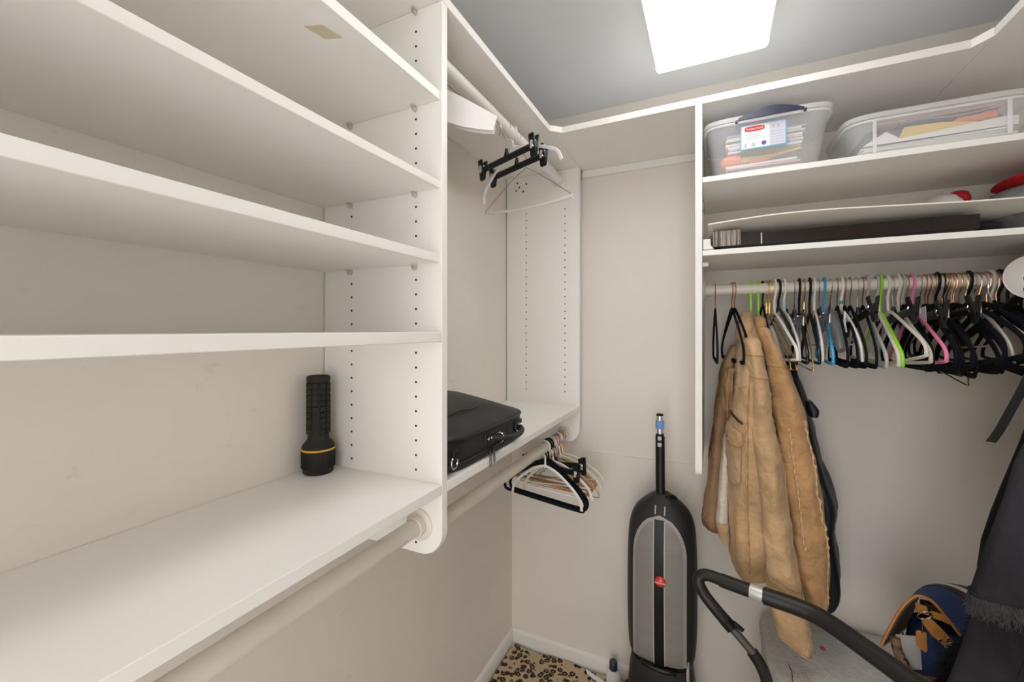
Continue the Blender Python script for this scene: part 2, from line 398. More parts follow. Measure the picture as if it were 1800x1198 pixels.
# rods
def rod(label, a, b_, r, mtl, flr=.034):
    a, b_ = Vector(a), Vector(b_); d = (b_-a).normalized()
    t = thing('closet_rod', label, 'rod', (a+b_)/2, 'closet rods')
    MB().tube([a+d*.004, b_-d*.004], r, 20).build('tube', mtl, t)
    for p, s_ in ((a, 1), (b_, -1)):
        q = Vector((0, 0, 1)).rotation_difference(d*s_).to_matrix().to_4x4()
        MB().lathe([(flr, 0), (flr, .003), (flr*.93, .005), (r+.004, .006), (r+.0035, .022), (r+.0005, .023), (r*.9, .01)], 24, Matrix.Translation(p) @ q).build('end_socket', mtl, t)
    return t
rod('white closet rod under the long flashlight shelf', (-.575, Y0, 1.063), (-.575, YD, 1.063), .0185, 'rod')
rod('white closet rod under the briefcase shelf', (-.585, YD+.02, 1.032), (-.585, YP, 1.032), .0185, 'rod')
rod('white closet rod under the top board above the briefcase', (-.605, YD+.02, 2.138), (-.605, YP, 2.138), .0185, 'rodwhite')
rod('long white closet rod crowded with hangers along the back wall', (-.03, 1.63, 1.622), (XR, 1.63, 1.622), .0185, 'rod')
rod('closet rod along the right wall holding the black jeans', (.80, Y0, 1.622), (.80, 1.52, 1.622), .0185, 'rod')
# flared socket near the right edge
t = thing('rod_socket', 'white flared round socket with a dark hole at the right edge', 'socket', (.722, 1.497, 1.615))
q = Vector((0, 0, 1)).rotation_difference(Vector((-.30, -.93, .12)).normalized()).to_matrix().to_4x4()
T0 = Matrix.Translation((.722, 1.497, 1.615)) @ q
MB().lathe([(.018, -.022), (.03, -.018), (.056, .002), (.0575, .006), (.055, .0075), (.044, -.003), (.026, -.012), (.0225, -.0125), (.021, -.0125)], 40, T0, cap=False).build('dish', 'rodwhite', t)
MB().lathe([(.0222, -.0128), (.0215, -.02), (.0, -.0205)], 28, T0, cap=False).build('cup', 'darksteel', t)
MB().tube([T0 @ Vector((0, 0, -.02)), Vector((.755, 1.519, 1.615))], .012, 10).build('stem', 'rodwhite', t)

# ------------------------------------------------------------------ flashlight
fx, fy, fz = -.824, .694, 1.157
t = thing('flashlight', 'black rubber flashlight standing lens down on the bottom shelf', 'flashlight', (fx, fy, fz))
T0 = Matrix.Translation((fx, fy, fz))
hd = MB().lathe([(.031, 0), (.0325, .002), (.0345, .02), (.036, .05), (.036, .053)], 36, T0).build('head', 'rubber', t)
for k in range(36):
    a = 2*PI*k/36
    MB().box(-.0009, .0009, .0335, .0365, .014, .05, T0 @ Matrix.Rotation(a, 4, 'Z')).build('rib', 'rubber', hd)
MB().lathe([(.0362, .053), (.0366, .054), (.0366, .0558), (.0362, .057)], 36, T0).build('yellow_ring', 'yellow', t)
MB().lathe([(.0355, .057), (.0345, .062), (.027, .073), (.0235, .078), (.0228, .09), (.0228, .206), (.0245, .208), (.0252, .213), (.0252, .219), (.0235, .222), (.020, .222), (.019, .2195)], 32, T0).build('barrel', 'rubber', t)
for r_ in range(9):
    for k in range(10):
        a = 2*PI*k/10
        if k in (6,) and r_ < 4: continue
        MB().box(-.0058, .0058, .021, .0256, .0895+r_*.0131, .1008+r_*.0131, T0 @ Matrix.Rotation(a, 4, 'Z')).build('grip_pad', 'rubber', t, .001)

# ------------------------------------------------------------------ briefcase
bx0, bx1, by0, by1, bz = -.855, -.522, .775, 1.222, 1.1575
t = thing('briefcase', 'soft black briefcase lying flat on the white shelf', 'briefcase', (-.69, 1.0, bz))
def brect(sc_, z, k=0, n=48):
    cx, cy = (bx0+bx1)/2, (by0+by1)/2; hx_, hy_ = (bx1-bx0)/2*sc_, (by1-by0)/2*sc_; o = []
    for j in range(n):
        a = 2*PI*j/n; c, s_ = math.cos(a), math.sin(a); e = 6
        x = cx+hx_*math.copysign(abs(c)**(2/e), c); y = cy+hy_*math.copysign(abs(s_)**(2/e), s_)
        o.append(Vector((x, y, z+k*(bx1-x)*.13+(k*.003*noise.noise((x*18, y*18, z*9)) if k else 0))))
    return o
rings = [brect(.93, bz), brect(.985, bz+.006), brect(1, bz+.02, .1), brect(.992, bz+.03, .3), brect(.995, bz+.055, .6), brect(.99, bz+.068, .9), brect(.975, bz+.0745, 1), brect(.95, bz+.079, 1), brect(.85, bz+.086, 1.15), brect(.65, bz+.093, 1.2), brect(.4, bz+.097, 1.2), brect(.15, bz+.098, 1.2)]
body = MB().loft(rings).build('body', 'blackfab', t)
MB().tube(brect(1.0, bz+.0715, .95), .0032, 6, closed=True).build('piping', 'black', t)
MB().tube(brect(1.003, bz+.022, .12), .0028, 6, closed=True).build('zipper', 'black', t)
# pocket fold across the lid
MB().tube(sm([(-.60, .80, bz+.104), (-.605, .93, bz+.112), (-.60, 1.0, bz+.111), (-.612, 1.08, bz+.108), (-.60, 1.17, bz+.0965)], 6), .0022, 6).build('pocket_edge', 'black', t)
# handle on the long front side
hx_ = bx1
for y in (.965, 1.145):
    pl_ = MB().box(hx_-.004, hx_+.003, y-.022, y+.022, bz+.030, bz+.062).build('handle_plate', 'black', t, .003)
    for dy in (-.008, .008): MB().lathe([(.0045, 0), (.004, .002), (.002, .003)], 12, Matrix.Translation((hx_+.003, y+dy, bz+.047)) @ Matrix.Rotation(PI/2, 4, 'Y')).build('rivet', 'chrome', pl_)
MB().tube(sm([(hx_+.002, .985, bz+.045), (hx_+.024, .995, bz+.044), (hx_+.034, 1.02, bz+.04), (hx_+.036, 1.055, bz+.038), (hx_+.034, 1.09, bz+.04), (hx_+.024, 1.115, bz+.044), (hx_+.002, 1.125, bz+.045)], 5), .0075, 10).build('handle', 'blackfab', t)
for y in (.993, 1.117):
    MB().tube([Vector((hx_+.016, y, bz+.045))+Vector((.012*math.cos(a), 0, .013*math.sin(a))) for a in [2*PI*k/14 for k in range(14)]], .0018, 6, closed=True).build('handle_ring', 'chrome', t)
MB().box(hx_+.012, hx_+.026, .993, 1.012, bz+.028, bz+.054).build('handle_buckle', 'black', t, .002)
for y, dz in ((.955, 0), (.975, .004)):
    p = MB().box(hx_+.003, hx_+.009, y-.004, y+.004, bz+.012, bz+.022).build('zipper_slider', 'black', t, .001)
    MB().tube([(hx_+.008, y-.0025, bz+.016), (hx_+.0095, y-.004, bz-.016+dz), (hx_+.0095, y, bz-.021+dz), (hx_+.0095, y+.004, bz-.016+dz), (hx_+.008, y+.0025, bz+.016)], .0014, 6).build('zipper_pull', 'darksteel', p)
# strap anchor at the near end
MB().box(-.57, -.535, by0-.004, by0+.002, bz+.02, bz+.055).build('strap_anchor', 'black', t, .002)
MB().tube([Vector((-.525, .800, bz+.030))+Vector((.004, .012*math.cos(a), .013*math.sin(a))) for a in [2*PI*k/14 for k in range(14)]], .0022, 6, closed=True).build('strap_ring', 'chrome', t)
MB().box(-.524, -.518, .792, .812, bz+.036, bz+.058).build('strap_loop', 'black', t, .002)

# ------------------------------------------------------------------ vacuum cleaner
vx, vy = -.171, 1.66
vt = thing('vacuum_cleaner', 'black and grey upright vacuum cleaner leaning by the back wall', 'vacuum', (vx, vy, 0))
WT = interp([(.285, .098, .082), (.31, .112, .096), (.36, .118, .105), (.45, .121, .108), (.60, .121, .105), (.70, .119, .098), (.77, .113, .088), (.815, .098, .075), (.845, .073, .058), (.868, .045, .042), (.880, .028, .03)], 5)
def vw(z):
    for a, b_ in zip(WT, WT[1:]):
        if a[0] <= z <= b_[0]:
            k = (z-a[0])/(b_[0]-a[0]); return a[1]+(b_[1]-a[1])*k, a[2]+(b_[2]-a[2])*k
    return WT[-1][1:] if z > WT[-1][0] else WT[0][1:]
MB().loft([oval(vx, vy, z, a, b_, 36, 2.7) for z, a, b_ in WT]).build('bag_shell', 'vacdark', vt)
def vsurf(x, z, off):
    a, b_ = vw(z); k = min(abs(x)/a, .995)
    return Vector((vx+x, vy-b_*(1-k**2.7)**(1/2.7)-off, z))
def vpatch(zb, zt, hw, zr, off, rows=34, cols=16, th=.003):
    """arched patch on the front of the bag"""
    g = []
    for i in range(rows+1):
        z = zb+(zt-zb)*i/rows
        x = hw if z < zr else hw*math.sqrt(max(0, 1-((z-zr)/(zt-zr))**2))
        if i == rows: x = hw*.04
        g.append([vsurf(-x+2*x*j/cols, z, off) for j in range(cols+1)])
    return MB().sheet(g, th)
vpatch(.318, .824, .089, .69, .003).build('front_border', 'vacborder', vt)
vpatch(.320, .813, .080, .685, .0048).build('front_panel', 'vacgrey', vt)
g = [[vsurf((-.016+.032*j/6)+.006*(.8-z), z, .0068) for j in range(7)] for z in [.319+(.812-.319)*i/30 for i in range(31)]]
sp = MB().sheet(g, .003).build('center_stripe', 'black', vt)
for s_ in (-1, 1):
    MB().tube([vsurf(s_*.018+.006*(.8-z), z, .0065) for z in [.319+(.810-.319)*i/24 for i in range(25)]], .0022, 6).build('stripe_piping', 'silver', vt)
    MB().tube([vsurf(s_*.016, z, .002) for z in (.826, .838, .852)], .0025, 6).build('top_piping', 'silver', vt)
bc = vsurf(.006, .612, .008)
bdg = MB().lathe([(.0185, 0), (.018, .003), (.013, .0075), (.006, .0095), (0.0005, .0098)], 28, Matrix.Translation(bc) @ Matrix.Rotation(PI/2, 4, 'X')).build('badge', 'red', vt)
textmesh('badge_lettering', 'HOOVER', .0085, 'labelwhite', bdg, Matrix.Translation(bc+Vector((.001, -.0096, -.001))) @ Matrix.Rotation(PI/2, 4, 'X'))
# handle
MB().tube([(vx-.004, vy-.01, .845), (vx-.006, vy-.005, 1.09)], .0165, 14, up=(1, 0, 0), r2=.013).build('handle_grip', 'black', vt)
MB().tube([(vx-.006, vy-.005, 1.085), (vx-.007, vy-.004, 1.17)], .0118, 14).build('handle_tube', 'chrome', vt)
MB().tube([(vx-.0065, vy-.005, 1.118), (vx-.007, vy-.004, 1.148)], .0155, 14).build('tape_wrap', 'bluetape', vt)
MB().lathe([(.0125, 0), (.0125, .006), (.010, .008)], 14, Matrix.Translation((vx-.007, vy-.004, 1.166))).build('handle_cap', 'black', vt)
MB().tube([(vx-.006, vy-.005, 1.075), (vx-.0065, vy-.005, 1.100)], .0145, 14).build('handle_collar', 'black', vt)
for z in (1.085, 1.062): MB().box(vx-.013, vx+.001, vy-.022, vy-.0165, z-.007, z+.007).build('switch_label', 'greyplastic', vt, .001)
MB().lathe([(.036, .848), (.034, .866), (.026, .882), (.022, .884)], 22, Matrix.Translation((vx+.004, vy-.004, 0)) @ Matrix.Diagonal((1.05, .9, 1, 1))).build('handle_collar', 'vacdark', vt)
MB().tube(sm([(vx+.012, vy-.03, .868), (vx+.03, vy-.02, .878), (vx+.045, vy, .868), (vx+.055, vy, .84)], 5), .008, 8).build('cord_hook', 'black', vt)
# base of the vacuum (mostly below the frame)
MB().loft([oval(vx, vy-.01, z, a, b_, 30, 3.2) for z, a, b_ in ((.30, .102, .088), (.27, .108, .095), (.2, .115, .105), (.10, .12, .11))]).build('motor_hood', 'vacdark', vt)
MB().loft([oval(vx, vy-.07, z, a, b_, 34, 4) for z, a, b_ in ((.022, .165, .15), (.05, .17, .155), (.085, .165, .15), (.112, .14, .12))]).build('nozzle_head', 'black', vt)
MB().tube(sm([(vx-.055, vy-.088, .302), (vx-.05, vy-.115, .316), (vx, vy-.124, .314), (vx+.05, vy-.115, .310), (vx+.055, vy-.088, .296)], 5), .008, 8).build('release_bail', 'black', vt)
MB().tube([(vx+.092, vy-.07, .335), (vx+.094, vy-.09, .26)], .006, 8).build('latch', 'chrome', vt)
for sx in (-1, 1):
    MB().lathe([(.033, -.012), (.036, -.008), (.036, .008), (.033, .012)], 20, Matrix.Translation((vx+sx*.13, vy+.065, .050)) @ Matrix.Rotation(PI/2, 4, 'Y')).build('wheel', 'rubber', vt)
# small bottle-like attachment left of it
at = thing('spray_bottle', 'small clear bottle with dark cap beside the vacuum on the rug', 'bottle', (-.372, 1.765, .016))
MB().lathe([(.026, 0), (.03, .004), (.03, .045), (.024, .055), (.013, .062), (.013, .068)], 20, Matrix.Translation((-.372, 1.765, .016))).build('bottle', 'frosted', at)
MB().lathe([(.0165, 0), (.0165, .03), (.014, .034)], 16, Matrix.Translation((-.372, 1.765, .082))).build('cap', 'handleblue', at)

# ------------------------------------------------------------------ tubular exercise frame
t = thing('exercise_frame', 'black foam covered tubular frame leaning in front of the jackets', 'frame', (.15, 1.3, 0))
main = sm([(.02, 1.366, .762), (.109, 1.34, .762), (.199, 1.322, .760), (.253, 1.295, .758), (.329, 1.203, .757), (.357, 1.167, .756), (.393, 1.112, .755), (.43, 1.03, .752), (.45, .94, .745), (.46, .84, .72), (.462, .76, .62), (.462, .73, .35), (.462, .72, .03)], 5)
MB().tube(main, .0185, 16).build('tube', 'foam', t)
MB().tube(sm([(.125, 1.337, .7615), (.199, 1.322, .760), (.253, 1.295, .758), (.329, 1.203, .757), (.357, 1.167, .756), (.393, 1.112, .755), (.43, 1.03, .752), (.445, .97, .748)], 6), .0218, 18).build('foam_grip', 'foam', t)
MB().tube([(.094, 1.345, .762), (.109, 1.34, .762), (.122, 1.338, .7615)], .0195, 16).build('silver_band', 'silver', t)
MB().tube(sm([(.026, 1.365, .762), (-.015, 1.375, .763), (-.036, 1.376, .752), (-.037, 1.37, .734), (-.02, 1.365, .706), (.007, 1.36, .678), (.040, 1.36, .644)], 6), .0165, 14).build('bend', 'foam', t)
MB().tube([(.030, 1.36, .654), (.048, 1.36, .636)], .0175, 14).build('collar', 'black', t)
MB().tube([(.04, 1.36, .645), (.108, 1.36, .575)], .0115, 12).build('telescopic_tube', 'darksteel', t)
kn = MB().tube([(.050, 1.355, .64), (.064, 1.345, .654)], .004, 8).build('knob_stem', 'black', t)
MB().tube([(.052, 1.345, .662), (.076, 1.345, .646)], .006, 8).build('adjuster_knob', 'black', t)
MB().tube(sm([(.100, 1.36, .583), (.122, 1.36, .55), (.137, 1.36, .505), (.143, 1.36, .44), (.143, 1.355, .25), (.143, 1.35, .03)], 6), .0158, 14).build('leg', 'foam', t)
MB().tube(sm([(.143, 1.35, .028), (.2, 1.2, .028), (.35, .9, .028), (.462, .72, .028)], 6), .016, 12).build('floor_rail', 'foam', t)

# ------------------------------------------------------------------ grey padded box and blue bag
t = thing('storage_ottoman', 'grey heathered fabric box on the floor under the blue bag', 'ottoman', (.455, 1.62, 0))
def rr(x0, x1, y0, y1, z, n=44, e=9):
    cx, cy, a_, b_ = (x0+x1)/2, (y0+y1)/2, (x1-x0)/2, (y1-y0)/2; o = []
    for j in range(n):
        a = 2*PI*j/n; c, s_ = math.cos(a), math.sin(a)
        o.append(Vector((cx+a_*math.copysign(abs(c)**(2/e), c), cy+b_*math.copysign(abs(s_)**(2/e), s_), z+.004*noise.noise((cx+c*2, s_*2, z*9)))))
    return o
ox0, ox1, oy0, oy1 = .155, .76, 1.425, 1.815
MB().loft([rr(ox0+.01, ox1-.01, oy0+.01, oy1-.01, .015), rr(ox0, ox1, oy0, oy1, .03), rr(ox0, ox1, oy0, oy1, .40)]).build('base', 'heather', t)
MB().loft([rr(ox0-.004, ox1+.004, oy0-.004, oy1+.004, .402), rr(ox0-.006, ox1+.006, oy0-.006, oy1+.006, .43), rr(ox0, ox1, oy0, oy1, .452), rr(ox0+.02, ox1-.02, oy0+.02, oy1-.02, .466), rr(ox0+.06, ox1-.06, oy0+.06, oy1-.06, .472), rr(ox0+.15, ox1-.15, oy0+.12, oy1-.12, .476)]).build('lid_cushion', 'heather', t)
MB().lathe([(.008, 0), (.007, .0008)], 7, Matrix.Translation((.314, 1.635, .4755)) @ Matrix.Diagonal((1, 1.6, 1, 1))).build('red_spot', 'reddot', t)
MB().tube(sm([(.206, oy0+.02, .466), (.211, oy0+.06, .4715), (.207, oy0+.09, .4738)], 4), .0014, 5).build('loose_thread', 'lining', t)

fr = [(.411, 1.46, .635), (.427, 1.46, .683), (.447, 1.46, .734), (.467, 1.46, .77), (.487, 1.46, .788), (.515, 1.46, .78), (.543, 1.46, .744), (.572, 1.46, .702), (.591, 1.46, .668), (.61, 1.46, .62)]
bk = [(.53, 1.66, .60), (.54, 1.66, .65), (.55, 1.66, .69), (.565, 1.66, .718), (.59, 1.66, .735), (.625, 1.66, .745), (.67, 1.66, .742), (.705, 1.66, .715), (.72, 1.66, .67), (.73, 1.66, .62)]
t = thing('messenger_bag', 'navy canvas messenger bag with tan leather straps on the grey box', 'bag', (.56, 1.56, .484))
F_ = sm(fr, 4); B_ = sm(bk, 4)
def flap(u, i):
    p = F_[i].lerp(B_[i], u); p.z += .034*math.sin(PI*u)*max(0, i/len(F_)-.25); return p
NN = len(F_)
MB().sheet([[flap(u/10, i) for i in range(NN)] for u in range(11)], .006).build('flap', 'bagblue', t)
MB().sheet([[flap(u/10, i)+Vector((.003, .002, -.0055)) for i in range(2, 16)] for u in range(11)], .003).build('flap_lining', 'lining', t)
MB().tube(F_, .0036, 6).build('flap_piping', 'leather', t)
MB().tube([flap(u/10, 0) for u in range(11)], .005, 6).build('flap_edge', 'leather', t)
lift = Vector((0, 0, .0045))
for a0, a1, mtl, nm in ((.52, .66, 'darkbrown', 'dark_stripe'), (.665, .80, 'cream', 'cream_stripe')):
    MB().sheet([[flap(a0+(a1-a0)*q/4, i)+lift for i in range(10, NN)] for q in range(5)], .003).build(nm, mtl, t)
# body under the flap
def bagring(z, x0, x1, y0, y1): return rr(x0, x1, y0, y1, z, 32, 6)
MB().loft([bagring(.484, .492, .735, 1.475, 1.575), bagring(.52, .486, .738, 1.472, 1.58), bagring(.60, .488, .735, 1.474, 1.58), bagring(.66, .495, .71, 1.478, 1.575), bagring(.69, .505, .68, 1.485, 1.57)]).build('body', 'bagblue', t)
MB().box(.535, .70, 1.572, 1.60, .486, .715).build('back_panel', 'lining', t, .004)
MB().box(.484, .4865, 1.485, 1.56, .50, .63).build('side_pocket', 'canvasgrey', t, .004)
MB().sheet([[Vector((.440+.024*i/6, 1.462-.004*math.sin(i), .672-.085*i/6)), Vector((.490+.005*i/6, 1.464, .680-.085*i/6))] for i in range(7)], .003).build('front_pocket', 'canvasgrey', t)
MB().sheet([[Vector((a, 1.452+.003*k, b_)) for a, b_, k in row] for row in (((.477, .772, 0), (.500, .768, 0)), ((.482, .748, 1), (.506, .746, 1)))], .004).build('strap_top', 'leather', t)
MB().prism([(.487, .739), (.508, .742), (.527, .724), (.548, .700), (.530, .682), (.508, .700), (.492, .722)], 1.444, 1.448, 'y').build('leather_tab', 'leather', t, .001)
for x, z in ((.523, .694), (.539, .701)): MB().lathe([(.004, 0), (.003, .0022), (.001, .003)], 10, Matrix.Translation((x, 1.444, z)) @ Matrix.Rotation(PI/2, 4, 'X')).build('rivet', 'chrome', t)
MB().prism([(.530, .682), (.548, .700), (.566, .678), (.548, .658)], 1.4445, 1.4475, 'y').build('webbing', 'cream', t)
MB().tube([Vector((.495, 1.447, .746))+Vector((.014*math.cos(a), 0, .009*math.sin(a)+.006*math.cos(a))) for a in [2*PI*k/16 for k in range(16)]], .0022, 6, closed=True).build('strap_ring', 'chrome', t)
MB().sheet([[Vector((.508, 1.449, .762)), Vector((.508, 1.449, .745))], [Vector((.53, 1.452, .757)), Vector((.53, 1.452, .740))], [Vector((.545, 1.456, .748)), Vector((.545, 1.456, .733))]], .004).build('leather_keeper', 'leather', t)
tg = MB().prism([(.475, .703), (.480, .708), (.496, .706), (.498, .66), (.494, .654), (.478, .667)], 1.4405, 1.4435, 'y').build('luggage_tag', 'leather', t, .0008)
MB().tube([(.489, 1.443, .740), (.488, 1.441, .72), (.487, 1.4405, .703)], .0013, 5).build('tag_chain', 'chrome', tg)
MB().tube(sm([(.437, 1.452, .668), (.440, 1.448, .64), (.452, 1.446, .61), (.470, 1.444, .587), (.50, 1.443, .582), (.53, 1.444, .59)], 5), .009, 8, up=(0, 1, 0), r2=.011).build('shoulder_strap', 'straps', t)
MB().tube([Vector((.452, 1.441, .612))+Vector((.008*math.cos(a), 0, .013*math.sin(a))) for a in [2*PI*k/12 for k in range(12)]], .0025, 6, closed=True).build('buckle', 'black', t)

# ------------------------------------------------------------------ clear plastic tubs
def tub(name, label, x0, x1, y0, y1, z0, z1, tap, group):
    t = thing(name, label, 'plastic tub', ((x0+x1)/2, (y0+y1)/2, z0), group)
    def ring(z, k, ins=0): 
        d = tap*(1-k)+ins
        return rr2(x0+d, x1-d, y0+d*.6, y1-d*.6, z)
    def rr2(a, b_, c, d, z, n=40, e=7):
        o = []
        for j in range(n):
            q = 2*PI*j/n; cc, ss = math.cos(q), math.sin(q)
            o.append(Vector(((a+b_)/2+(b_-a)/2*math.copysign(abs(cc)**(2/e), cc), (c+d)/2+(d-c)/2*math.copysign(abs(ss)**(2/e), ss), z)))
        return o
    zl = z1-.016
    MB().loft([ring(z0+.0005, 0, .006), ring(z0+.006, 0), ring((z0+zl)/2, .5), ring(zl, 1), ring(zl, 1, .003), ring((z0+zl)/2, .5, .003), ring(z0+.008, 0, .003)]).build('tub_body', 'clear', t)
    MB().loft([ring(zl, 1, -.007), ring(zl+.012, 1, -.008), ring(z1-.001, 1, -.002), ring(z1, 1, .012), ring(z1-.003, 1, .03)]).build('lid', 'clearrim', t)
    MB().tube(ring(zl-.006, 1, -.003), .0035, 6, closed=True).build('rim', 'clearrim', t)
    return t
t = tub('storage_tub', 'tall clear lidded tub with a dark blue handle and paper label', -.0205, .304, 1.447, 1.72, 1.956, 2.128, .026, 'clear tubs on the upper shelf')
yf = 1.4470
# handle and latch on the front
MB().sheet([[Vector((.068+.165*i/10, yf-.012-.003*math.sin(PI*i/10), 2.112+.020*math.sin(PI*i/10)*(j/3)+.006*j/3-.004)) for i in range(11)] for j in range(4)], .005).build('handle', 'handleblue', t)
for x in (.064, .236): MB().tube([(x, yf-.006, 2.106), (x, yf-.016, 2.106)], .004, 8).build('handle_pivot', 'handleblue', t)
MB().box(.072, .226, yf-.012, yf-.007, 2.1, 2.109).build('latch_flap', 'clearrim', t, .002)
lb = MB().box(.075, .194, yf+.0035, yf+.0045, 2.022, 2.098).build('paper_label', 'labelblue', t)
LB = yf+.003
MB().box(.078, .1505, LB-.0006, LB, 2.026, 2.094).build('label_front', 'labelwhite', lb)
MB().box(.151, .190, LB-.0006, LB, 2.026, 2.094).build('label_side', 'labelviolet', lb)
MB().prism([(.112+.026*math.copysign(abs(math.cos(a))**.5, math.cos(a)), 2.083+.0075*math.copysign(abs(math.sin(a))**.6, math.sin(a))) for a in [2*PI*k/24 for k in range(24)]], LB-.0012, LB-.0006, 'y').build('brand_oval', 'labelred', lb)
textmesh('brand_lettering', 'Rubbermaid', .0088, 'labelwhite', lb, Matrix.Translation((.112, LB-.0016, 2.083)) @ Matrix.Rotation(PI/2, 4, 'X'))
for x, z, wd in ((.1, 2.066, .036), (.1, 2.060, .04), (.1, 2.054, .034)): MB().box(x-.012, x-.012+wd, LB-.0009, LB-.0006, z-.001, z+.001).build('print_line', 'labelgrey', lb)
for x in (.160, .172): MB().box(x-.004, x+.004, LB-.0009, LB-.0006, 2.076, 2.086).build('print_block', 'labelgrey', lb)
for x, w_ in ((.085, .008), (.104, .010)): MB().box(x, x+w_, LB-.0009, LB-.0006, 2.030, 2.042).build('print_block', 'labelgrey', lb)
MB().prism([(.136+.0065*math.cos(a), 2.037+.0065*math.sin(a)) for a in [2*PI*k/16 for k in range(16)]], LB-.0009, LB-.0006, 'y').build('print_disc', 'violet', lb)
for z in (2.066, 2.058, 2.050, 2.042, 2.034): MB().box(.154, .187, LB-.0009, LB-.0006, z-.0012, z+.0012).build('print_line', 'labelgrey', lb)
# contents of the tall tub
def stackpaper(label, x0, x1, y0, y1, z0, z1, n, mtls, grp):
    t = thing('paper_stack', label, 'papers', ((x0+x1)/2, (y0+y1)/2, z0), grp); h = (z1-z0)/n
    for k in range(n):
        a = random.uniform(-.05, .05); cx, cy = (x0+x1)/2, (y0+y1)/2; sc_ = random.uniform(.9, 1)
        mm = Matrix.Translation((cx, cy, 0)) @ Matrix.Rotation(a, 4, 'Z') @ Matrix.Translation((-cx, -cy, 0))
        MB().box(cx+(x0-cx)*sc_, cx+(x1-cx)*sc_, cy+(y0-cy)*.97, cy+(y1-cy)*.97, z0+h*k, z0+h*(k+.86), mm).build('sheet', mtls[k % len(mtls)], t)
    return t
stackpaper('papers and envelopes filling the upper half of the tall tub', .035, .245, 1.475, 1.68, 2.030, 2.085, 9, ['white', 'lilac', 'paper', 'pinkpaper', 'white', 'slate', 'paper'], 'tub contents')
stackpaper('dark folders at the bottom of the tall tub', .03, .235, 1.475, 1.68, 1.966, 1.992, 4, ['pinkpaper', 'slate', 'pinkpaper', 'paper'], 'tub contents')
mb = MB().loft([[Vector((x, 1.50+.02*math.cos(a)*k, z+.014*math.sin(a)*k)) for a in [2*PI*j/12 for j in range(12)]] for x, z, k in ((.022, 2.008, .6), (.03, 2.01, 1.1), (.06, 2.011, 1.2), (.075, 2.01, 1.0), (.078, 2.01, .9))])
pp = thing('paint_brush', 'coral headed brush with orange handle inside the tall tub', 'brush', (.10, 1.50, 1.993), 'tub contents')
mb.build('head', 'coral', pp)
MB().tube([(.075, 1.50, 2.010), (.12, 1.497, 2.009), (.165, 1.495, 2.012), (.235, 1.492, 2.020)], [.011, .009, .005, .003], 8).build('handle', 'manila', pp)
MB().tube([(.10, 1.49, 1.9975), (.155, 1.485, 2.001)], [.006, .004], 8).build('lower_bristles', 'coral', pp)

t = tub('storage_tub', 'long shallow clear tub full of papers at the right of the shelf', .338, .715, 1.455, 1.72, 1.956, 2.072, .016, 'clear tubs on the upper shelf')
for x in (.395, .655): MB().box(x-.004, x+.004, 1.4525, 1.4575, 1.962, 2.052).build('corner_rib', 'clearrim', t, .001)
stackpaper('white papers lying at the bottom of the shallow tub', .365, .69, 1.480, 1.69, 1.965, 1.990, 5, ['white', 'paper', 'white'], 'tub contents')
single('white_envelope', MB().prism([(.375, 1.990), (.425, 2.022), (.455, 1.998), (.66, 2.016), (.68, 2.013), (.68, 1.992)], 1.476, 1.4785, 'y'), 'paper', 'white torn envelope standing inside the shallow tub', 'envelope', 'tub contents')
single('yellow_envelope', MB().prism([(.452, 1.998), (.466, 2.030), (.54, 2.028), (.61, 2.016), (.60, 1.998)], 1.484, 1.4865, 'y'), 'manila', 'yellow envelope inside the shallow tub', 'envelope', 'tub contents')
single('coral_roll', MB().tube(sm([(.53, 1.50, 2.020), (.58, 1.50, 2.028), (.63, 1.50, 2.030), (.648, 1.50, 2.030)], 4), [.004]*4+[.010]*4+[.014]*4+[.013], 12), 'coral', 'coral coloured paper roll inside the shallow tub', 'paper roll', 'tub contents')
single('lilac_paper', MB().sheet([[Vector((.46+.19*i/8, 1.49+.16*j/4, 2.044+.003*math.sin(i)+.001*j)) for i in range(9)] for j in range(5)], .002), 'lilac', 'lilac sheet on top of the papers in the shallow tub', 'paper', 'tub contents')
single('pink_paper', MB().sheet([[Vector((.41+.25*i/8, 1.49+.18*j/4, 2.051+.001*math.cos(i)+.001*j)) for i in range(9)] for j in range(5)], .0016), 'pinkpaper', 'pinkish sheet just under the lid of the shallow tub', 'paper', 'tub contents')
single('slate_folder', MB().box(.39, .67, 1.52, 1.68, 1.993, 2.038), 'slate', 'slate coloured folder at the back of the shallow tub', 'folder', 'tub contents')

# ------------------------------------------------------------------ things on the lower shelf of the right bay
t = thing('flat_box', 'flat glossy black box under the poster board', 'box', (.30, 1.60, 1.7295))
MB().box(.005, .598, 1.444, 1.74, 1.7365, 1.772).build('box_body', 'blackgloss', t, .001)
MB().box(.128, .1305, 1.4425, 1.4445, 1.738, 1.771).build('label_strip', 'white', t)
MB().box(.02, .58, 1.45, 1.73, 1.7295, 1.7365).build('lower_sheet', 'darkcloth', t)
single('page_stack', MB().box(.0, .075, 1.439, 1.4435, 1.739, 1.785), 'pages_reflection', 'stack of page edges with painted reflection streaks at the left end of the black box', 'papers')
single('white_tray', MB().prism([(-.028, 1.733), (.004, 1.733), (-.006, 1.747), (-.006, 1.765), (-.028, 1.765)], 1.445, 1.70, 'y'), 'white', 'small white plastic tray beside the upright panel on the lower shelf', 'tray', None, .002)
fr = sm([(-.013, 1.42, 1.805), (.143, 1.42, 1.815), (.278, 1.42, 1.815), (.40, 1.42, 1.809), (.564, 1.42, 1.800), (.663, 1.42, 1.797), (.74, 1.42, 1.794)], 4)
g = [[Vector((p.x*1.0, 1.421+.30*j/6, p.z+(1.776+.016*max(0, p.x-.55)/.1*.3-p.z)*(min(1, j/3.2))**.8)) for p in fr] for j in range(7)]
single('poster_board', MB().sheet(g, .004), 'posterboard', 'bowed cream poster board lying on the flat black box', 'poster board')
